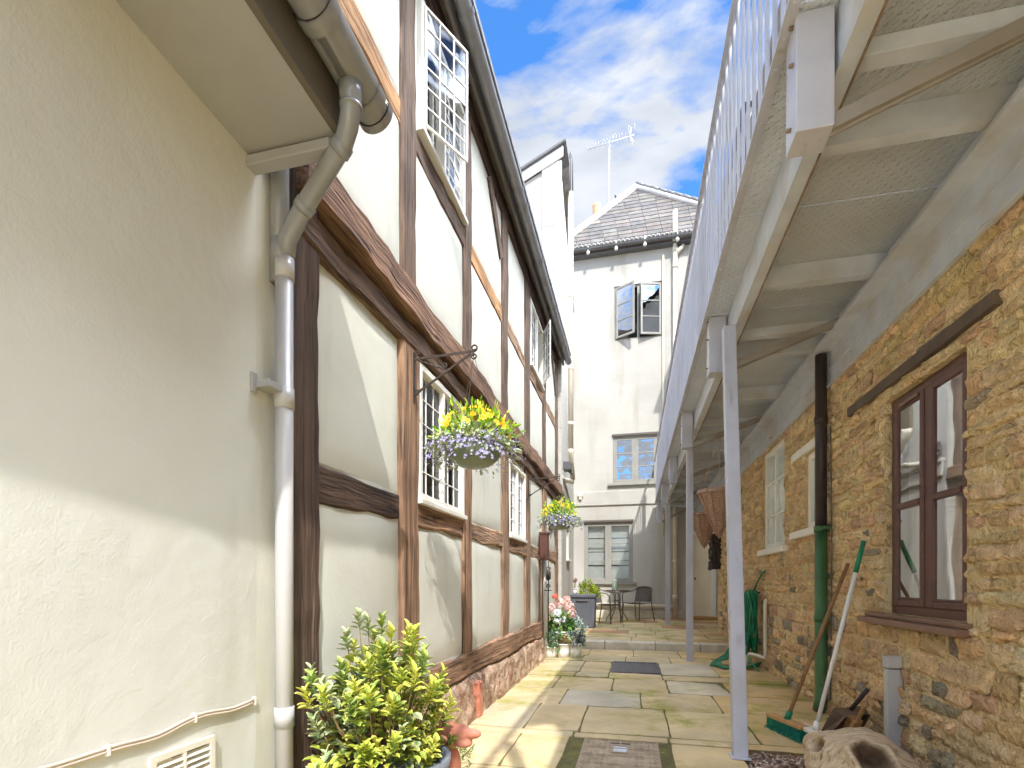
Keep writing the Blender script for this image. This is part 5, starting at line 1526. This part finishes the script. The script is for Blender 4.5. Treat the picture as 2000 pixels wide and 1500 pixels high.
shrub(tp, (-.95, 2.30, -.84), (.24, .22), .20, 60, lambda p: random.choice([(S(96, 130, 52), S(150, 176, 80)), (S(120, 150, 70), S(176, 194, 110))]), .022, .010, per=16, zmin=-.2, seed=6, stemr=.002)
m = MB(); random.seed(8)
for q in range(7):
    a = random.uniform(-.3, 1.4); pts_ = []
    b = V((-.98, 2.2, -.85)); L2 = random.uniform(.22, .32); d = V((math.cos(a), math.sin(a)*.6, .75)).normalized(); s_ = d.cross(V((0, 0, 1))).normalized()
    vs = []; cs = []
    for i in range(8):
        u = i/7; p = b+d*(L2*u)+V((0, 0, -.12*u*u)); w = .011*(1-u)**.7
        vs += [p-s_*w, p+s_*w]; cs += [S(130, 152, 110)]*2
    m.add(vs, [(2*i, 2*i+1, 2*i+3, 2*i+2) for i in range(7)], cs)
m.build('blades', 'leaf', tp, recalc=False)
m = MB(); m.lathe([(.001, 0), (.10, 0), (.13, .15), (.12, .15), (.001, .13)], (-.95, 2.30, -1.0), seg=20); m.build('pot', 'terracotta', tp)
# terracotta ornament: one continuous lump
B0 = V((-.735, 1.93, -1.0))
bm = bmesh.new()
def lump(c, r, sc=(1, 1, 1)):
    c = B0+(V(c)-B0)*1.13; r *= 1.13
    bmesh.ops.create_icosphere(bm, subdivisions=3, radius=r, matrix=Matrix.Translation(V(c)) @ Matrix.Diagonal((*sc, 1)))
B0 = V((-.735, 1.93, -1.0))
lump(B0+V((0, 0, .10)), .085, (1, 1, 1.3)); lump(B0+V((.0, 0, .24)), .062, (.95, .95, 1.5)); lump(B0+V((0, 0, .345)), .055, (1, .9, .95))
lump(B0+V((.055, -.01, .36)), .040, (1.3, .8, .8)); lump(B0+V((.105, -.015, .362)), .026, (1.4, .8, .7)); lump(B0+V((.075, -.015, .33)), .028, (1.3, .8, .7)); lump(B0+V((-.02, .02, .41)), .022, (.8, .6, 2.2)); lump(B0+V((-.015, -.035, .41)), .020, (.8, .6, 2.0))
lump(B0+V((.05, -.03, .06)), .035, (1, .8, 2)); lump(B0+V((-.06, .03, .05)), .05, (1, 1, .9)); lump(B0+V((.06, .03, .05)), .03, (1, .8, 2))
me = bpy.data.meshes.new('terracotta_ornament'); bm.to_mesh(me); bm.free(); me.materials.append(MATS['terracotta'])
oo = bpy.data.objects.new('terracotta_ornament', me); COL.objects.link(oo)
rm = oo.modifiers.new('remesh', 'REMESH'); rm.mode = 'VOXEL'; rm.voxel_size = .007; rm.use_smooth_shade = True
smo = oo.modifiers.new('smooth', 'SMOOTH'); smo.iterations = 3; smo.factor = .5
tag(oo, 'terracotta seated animal ornament with a pointed snout beside the grey pot', 'ornament')

# flower pots by the step
def pot(t, c, r0, r1, h, mat='pot_white'):
    m = MB(); m.lathe([(.001, 0), (r0, 0), (r0*.5+r1*.5, h*.5), (r1, h*.93), (r1*1.06, h*.94), (r1*1.06, h), (r1*.9, h), (.001, h*.9)], c, seg=22); m.build('pot', mat, t)
pink = [S(226, 170, 160), S(236, 196, 180), S(216, 150, 150), S(240, 214, 200)]
t = thing('flower_pot', 'tall pot of pink hydrangeas at the back of the group by the step', 'potted plant', (-1.0, 7.18, -1), 'flower pots by the step')
pot(t, (-1.02, 7.18, -1.0), .10, .13, .32)
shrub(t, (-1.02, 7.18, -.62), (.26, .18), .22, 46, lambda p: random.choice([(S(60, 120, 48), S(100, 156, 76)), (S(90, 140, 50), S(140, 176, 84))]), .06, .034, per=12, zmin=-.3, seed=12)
random.seed(14)
for (dx, dy, dz, r, cl) in ((-.20, 0, .17, .075, 0), (-.10, .02, .25, .075, 0), (.02, 0, .33, .07, 1), (.14, .02, .28, .075, 1), (.17, -.04, .18, .075, 0), (-.02, -.05, .18, .06, 2), (.06, -.06, .10, .05, 2), (-.18, -.05, .10, .06, 0), (-.06, .04, .42, .035, 3), (.1, .05, .38, .05, 1), (-.03, -.08, .08, .04, 2)):
    m = MB()
    for q in range(70):
        d = rdir(-.4); p = V((-1.02+dx, 7.18+dy, -.62+dz))+d*r
        c_ = random.choice(pink) if cl < 2 else S(244, 244, 246) if cl == 2 else S(230, 120, 96)
        flower(m, p, d, random.uniform(.014, .022), jit(c_, .08), jit(c_, .1), 4)
    m.build('flower_head', 'petal', t, recalc=False)
for (lab, c, r0, r1, h, rad, hh, cs_, sd) in (
   ('white pot of leafy green plants, leftmost of the front row by the step', (-1.08, 6.78, -1), .085, .10, .15, (.19, .15), .22, [(S(50, 120, 52), S(96, 160, 90)), (S(120, 160, 110), S(190, 206, 180))], 21),
   ('white pot with sparse yellowish plants, middle of the front row by the step', (-.91, 6.80, -1), .075, .09, .19, (.10, .10), .12, [(S(150, 160, 90), S(200, 196, 130)), (S(170, 140, 100), S(200, 180, 140))], 22),
   ('white pot with dark leaved plant, rightmost of the front row by the step', (-.76, 6.88, -1), .075, .10, .19, (.15, .13), .17, [(S(110, 140, 110), S(180, 200, 170)), (S(60, 66, 84), S(110, 120, 136))], 23)):
    t = thing('flower_pot', lab, 'potted plant', c, 'flower pots by the step')
    pot(t, c, r0, r1, h)
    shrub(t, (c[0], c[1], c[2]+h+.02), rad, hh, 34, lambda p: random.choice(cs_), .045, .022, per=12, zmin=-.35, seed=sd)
t = thing('flower_pot', 'silvery leaved plant in a small pot between the hydrangeas and the grey box', 'potted plant', (-.78, 7.25, -1), 'flower pots by the step')
pot(t, (-.78, 7.25, -1), .07, .09, .26)
shrub(t, (-.78, 7.25, -.70), (.14, .12), .26, 26, lambda p: (S(150, 180, 156), S(210, 224, 208)), .055, .022, per=12, zmin=-.2, seed=31)

# iron plant stake by the white pipe
m = MB(); m.tube([(-1.07, 6.55, -.75), (-1.07, 6.55, .28)], .008, seg=6)
for z in (.18, .05, -.05): m.tube(spiral((-1.07, 6.55, z), .03, .008, 1.4, (1, 0, 0), (0, 0, 1)), .006, seg=5)
m.ball((-1.07, 6.55, .1), .035, (1, 1, 2.2), seg=8)
m.tube([(-1.12, 6.55, -.10), (-1.03, 6.55, -.10)], .006, seg=5)
tag(m.build('garden_ornament', 'black_iron'), 'thin black iron ornament hanging in front of the white pipe', 'ornament')

# ================================================================== seat group on the patio
bx = thing('storage_box', 'dark grey ribbed plastic storage box standing on the patio', 'storage box', (-.99, 10.45, -.9))
m = MB(); vs = []
for z, s_ in ((-.9, 0), (-.30, .035)):
    for a_, b_ in ((-1.20+0, 10.24), (-.755, 10.24), (-.755, 10.70), (-1.20, 10.70)):
        cx, cy = -.978, 10.47; f_ = 1+s_*2; vs.append((cx+(a_-cx)*f_, cy+(b_-cy)*f_, z))
m.add(vs, [(3,2,1,0),(4,5,6,7),(0,1,5,4),(1,2,6,5),(2,3,7,6),(3,0,4,7)]); m.build('body', 'box_plastic', bx, bevel=.012)
m = MB(); m.box(-1.235, -.72, 10.20, 10.74, -.298, -.235); m.build('lid', 'box_plastic', bx, bevel=.012)
m = MB(); m.box(-1.11, -.87, 10.195, 10.215, -.365, -.345); m.build('handle', 'gutter_dark', bx, bevel=.004)
t = thing('potted_plant', 'bright yellow green bushy plant behind the grey storage box', 'potted plant', (-.95, 11.2, -.9))
pot(t, (-.95, 11.15, -.9), .14, .18, .40, 'pot_grey')
shrub(t, (-.95, 11.15, -.22), (.27, .22), .30, 80, lambda p: random.choice([(S(150, 180, 30), S(206, 216, 60)), (S(120, 160, 30), S(190, 206, 50))]), .05, .022, per=14, zmin=-.9, seed=41)
t = thing('cactus_pot', 'small brown flower in a narrow white pot on the storage box', 'potted plant', (-1.16, 10.42, -.235))
pot(t, (-1.16, 10.42, -.235), .045, .05, .12)
m = MB(); m.tube([(-1.16, 10.42, -.12), (-1.15, 10.42, -.02), (-1.155, 10.42, .06)], .012, seg=6); m.build('stem', 'stem', t)
m = MB(); random.seed(2)
for q in range(18): flower(m, V((-1.155, 10.42, .05))+rdir()*.035, rdir(), .022, jit(S(130, 90, 80)), None, 5)
m.build('flowers', 'petal', t, recalc=False)

def bistro_chair(loc, rz, label):
    t = thing('bistro_chair', label, 'chair', loc, 'woven bistro chairs on the patio')
    T = Matrix.Translation(V(loc)) @ Matrix.Rotation(rz, 4, 'Z')
    # chair faces -Y locally
    m = MB(T); nn = 8; vs = []
    for j in range(nn+1):
        for i in range(nn+1):
            x = -.23+.46*i/nn; y = -.24+.45*j/nn; vs.append((x, y, .43-.015*math.sin(math.pi*i/nn)-.012*math.sin(math.pi*j/nn)))
    fs = [(j*(nn+1)+i, j*(nn+1)+i+1, (j+1)*(nn+1)+i+1, (j+1)*(nn+1)+i) for i in range(nn) for j in range(nn)]
    m.s = True; m.add(vs, fs); m.add([(x, y, z-.02) for x, y, z in vs], fs); m.build('seat', 'rattan', t)
    m = MB(T); vs = []
    for j in range(nn+1):
        for i in range(nn+1):
            a = -.95+1.9*i/nn; v = j/nn; w = .22+.01*v
            top = .80-.05*abs(2*i/nn-1)**3
            vs.append((w*math.sin(a)/math.sin(.95), .16+.07*math.cos(a)+.06*v, .44+(top-.44)*v))
    m.s = True; m.add(vs, fs); m.add([(x, y+.016, z) for x, y, z in vs], fs); m.build('backrest', 'rattan', t)
    for s_ in (-1, 1):
        m = MB(T); m.tube([(s_*.25, -.25, .0), (s_*.245, -.235, .40), (s_*.265, -.225, .60), (s_*.285, -.16, .665), (s_*.29, 0, .68), (s_*.275, .14, .69), (s_*.20, .245, .75)], .012, seg=8); m.build('armrest', 'chair_metal', t)
        m = MB(T); m.tube([(s_*.27, .30, 0), (s_*.24, .22, .42), (s_*.225, .245, .62), (s_*.21, .27, .77)], .012, seg=8); m.build('leg', 'chair_metal', t)
        m = MB(T); m.tube([(s_*.23, -.22, .415), (s_*.245, -.25, .0)], .0125, seg=8); m.build('leg', 'chair_metal', t)
    m = MB(T); m.tube([(-.20, .255, .775), (-.12, .275, .80), (0, .285, .81), (.12, .275, .80), (.20, .255, .775)], .012, seg=8); m.tube([(-.235, -.235, .42), (.235, -.235, .42)], .011, seg=8)
    m.build('frame', 'chair_metal', t)
    return t
bistro_chair((.09, 12.55, -.9), R(-38), 'brown woven bistro chair facing us in front of the end house wall')
bistro_chair((-.60, 11.6, -.9), R(66), 'brown woven bistro chair turned sideways beside the grey storage box')
tb = thing('bistro_table', 'small round glass topped bistro table between the two woven chairs', 'table', (-.38, 12.35, -.9))
m = MB(); m.lathe([(.001, -.006), (.29, -.006), (.29, 0), (.001, 0)], (-.38, 12.35, -.18), seg=32); m.build('tabletop', 'glass_table', tb)
m = MB(); m.lathe([(.29, -.012), (.305, -.012), (.305, .006), (.29, .006), (.29, -.012)], (-.38, 12.35, -.18), seg=32); m.build('rim', 'chair_metal', tb)
for q in range(4):
    a = q*math.pi/2+.5; c_, s_ = math.cos(a), math.sin(a)
    m = MB(); m.tube([(-.38+r_*c_, 12.35+r_*s_, z) for r_, z in ((.27, -.195), (.12, -.22), (.07, -.30), (.06, -.50), (.10, -.62), (.25, -.82), (.28, -.9))], .011, seg=8); m.build('leg', 'chair_metal', tb)
m = MB(); m.lathe([(.06, -.01), (.075, -.01), (.075, .01), (.06, .01)], (-.38, 12.35, -.42), seg=16); m.build('ring', 'chair_metal', tb)
m = MB(); m.lathe([(.001, 0), (.055, 0), (.06, .05), (.058, .22), (.045, .25), (.001, .255)], (-.43, 12.35, -.173), seg=18)
M('vase_green', S(190, 204, 176), S(206, 216, 194), sc=6, rough=0.25, spec=.5); 
tag(m.build('glass_vase', 'vase_green'), 'pale green glass jar standing on the bistro table', 'jar')
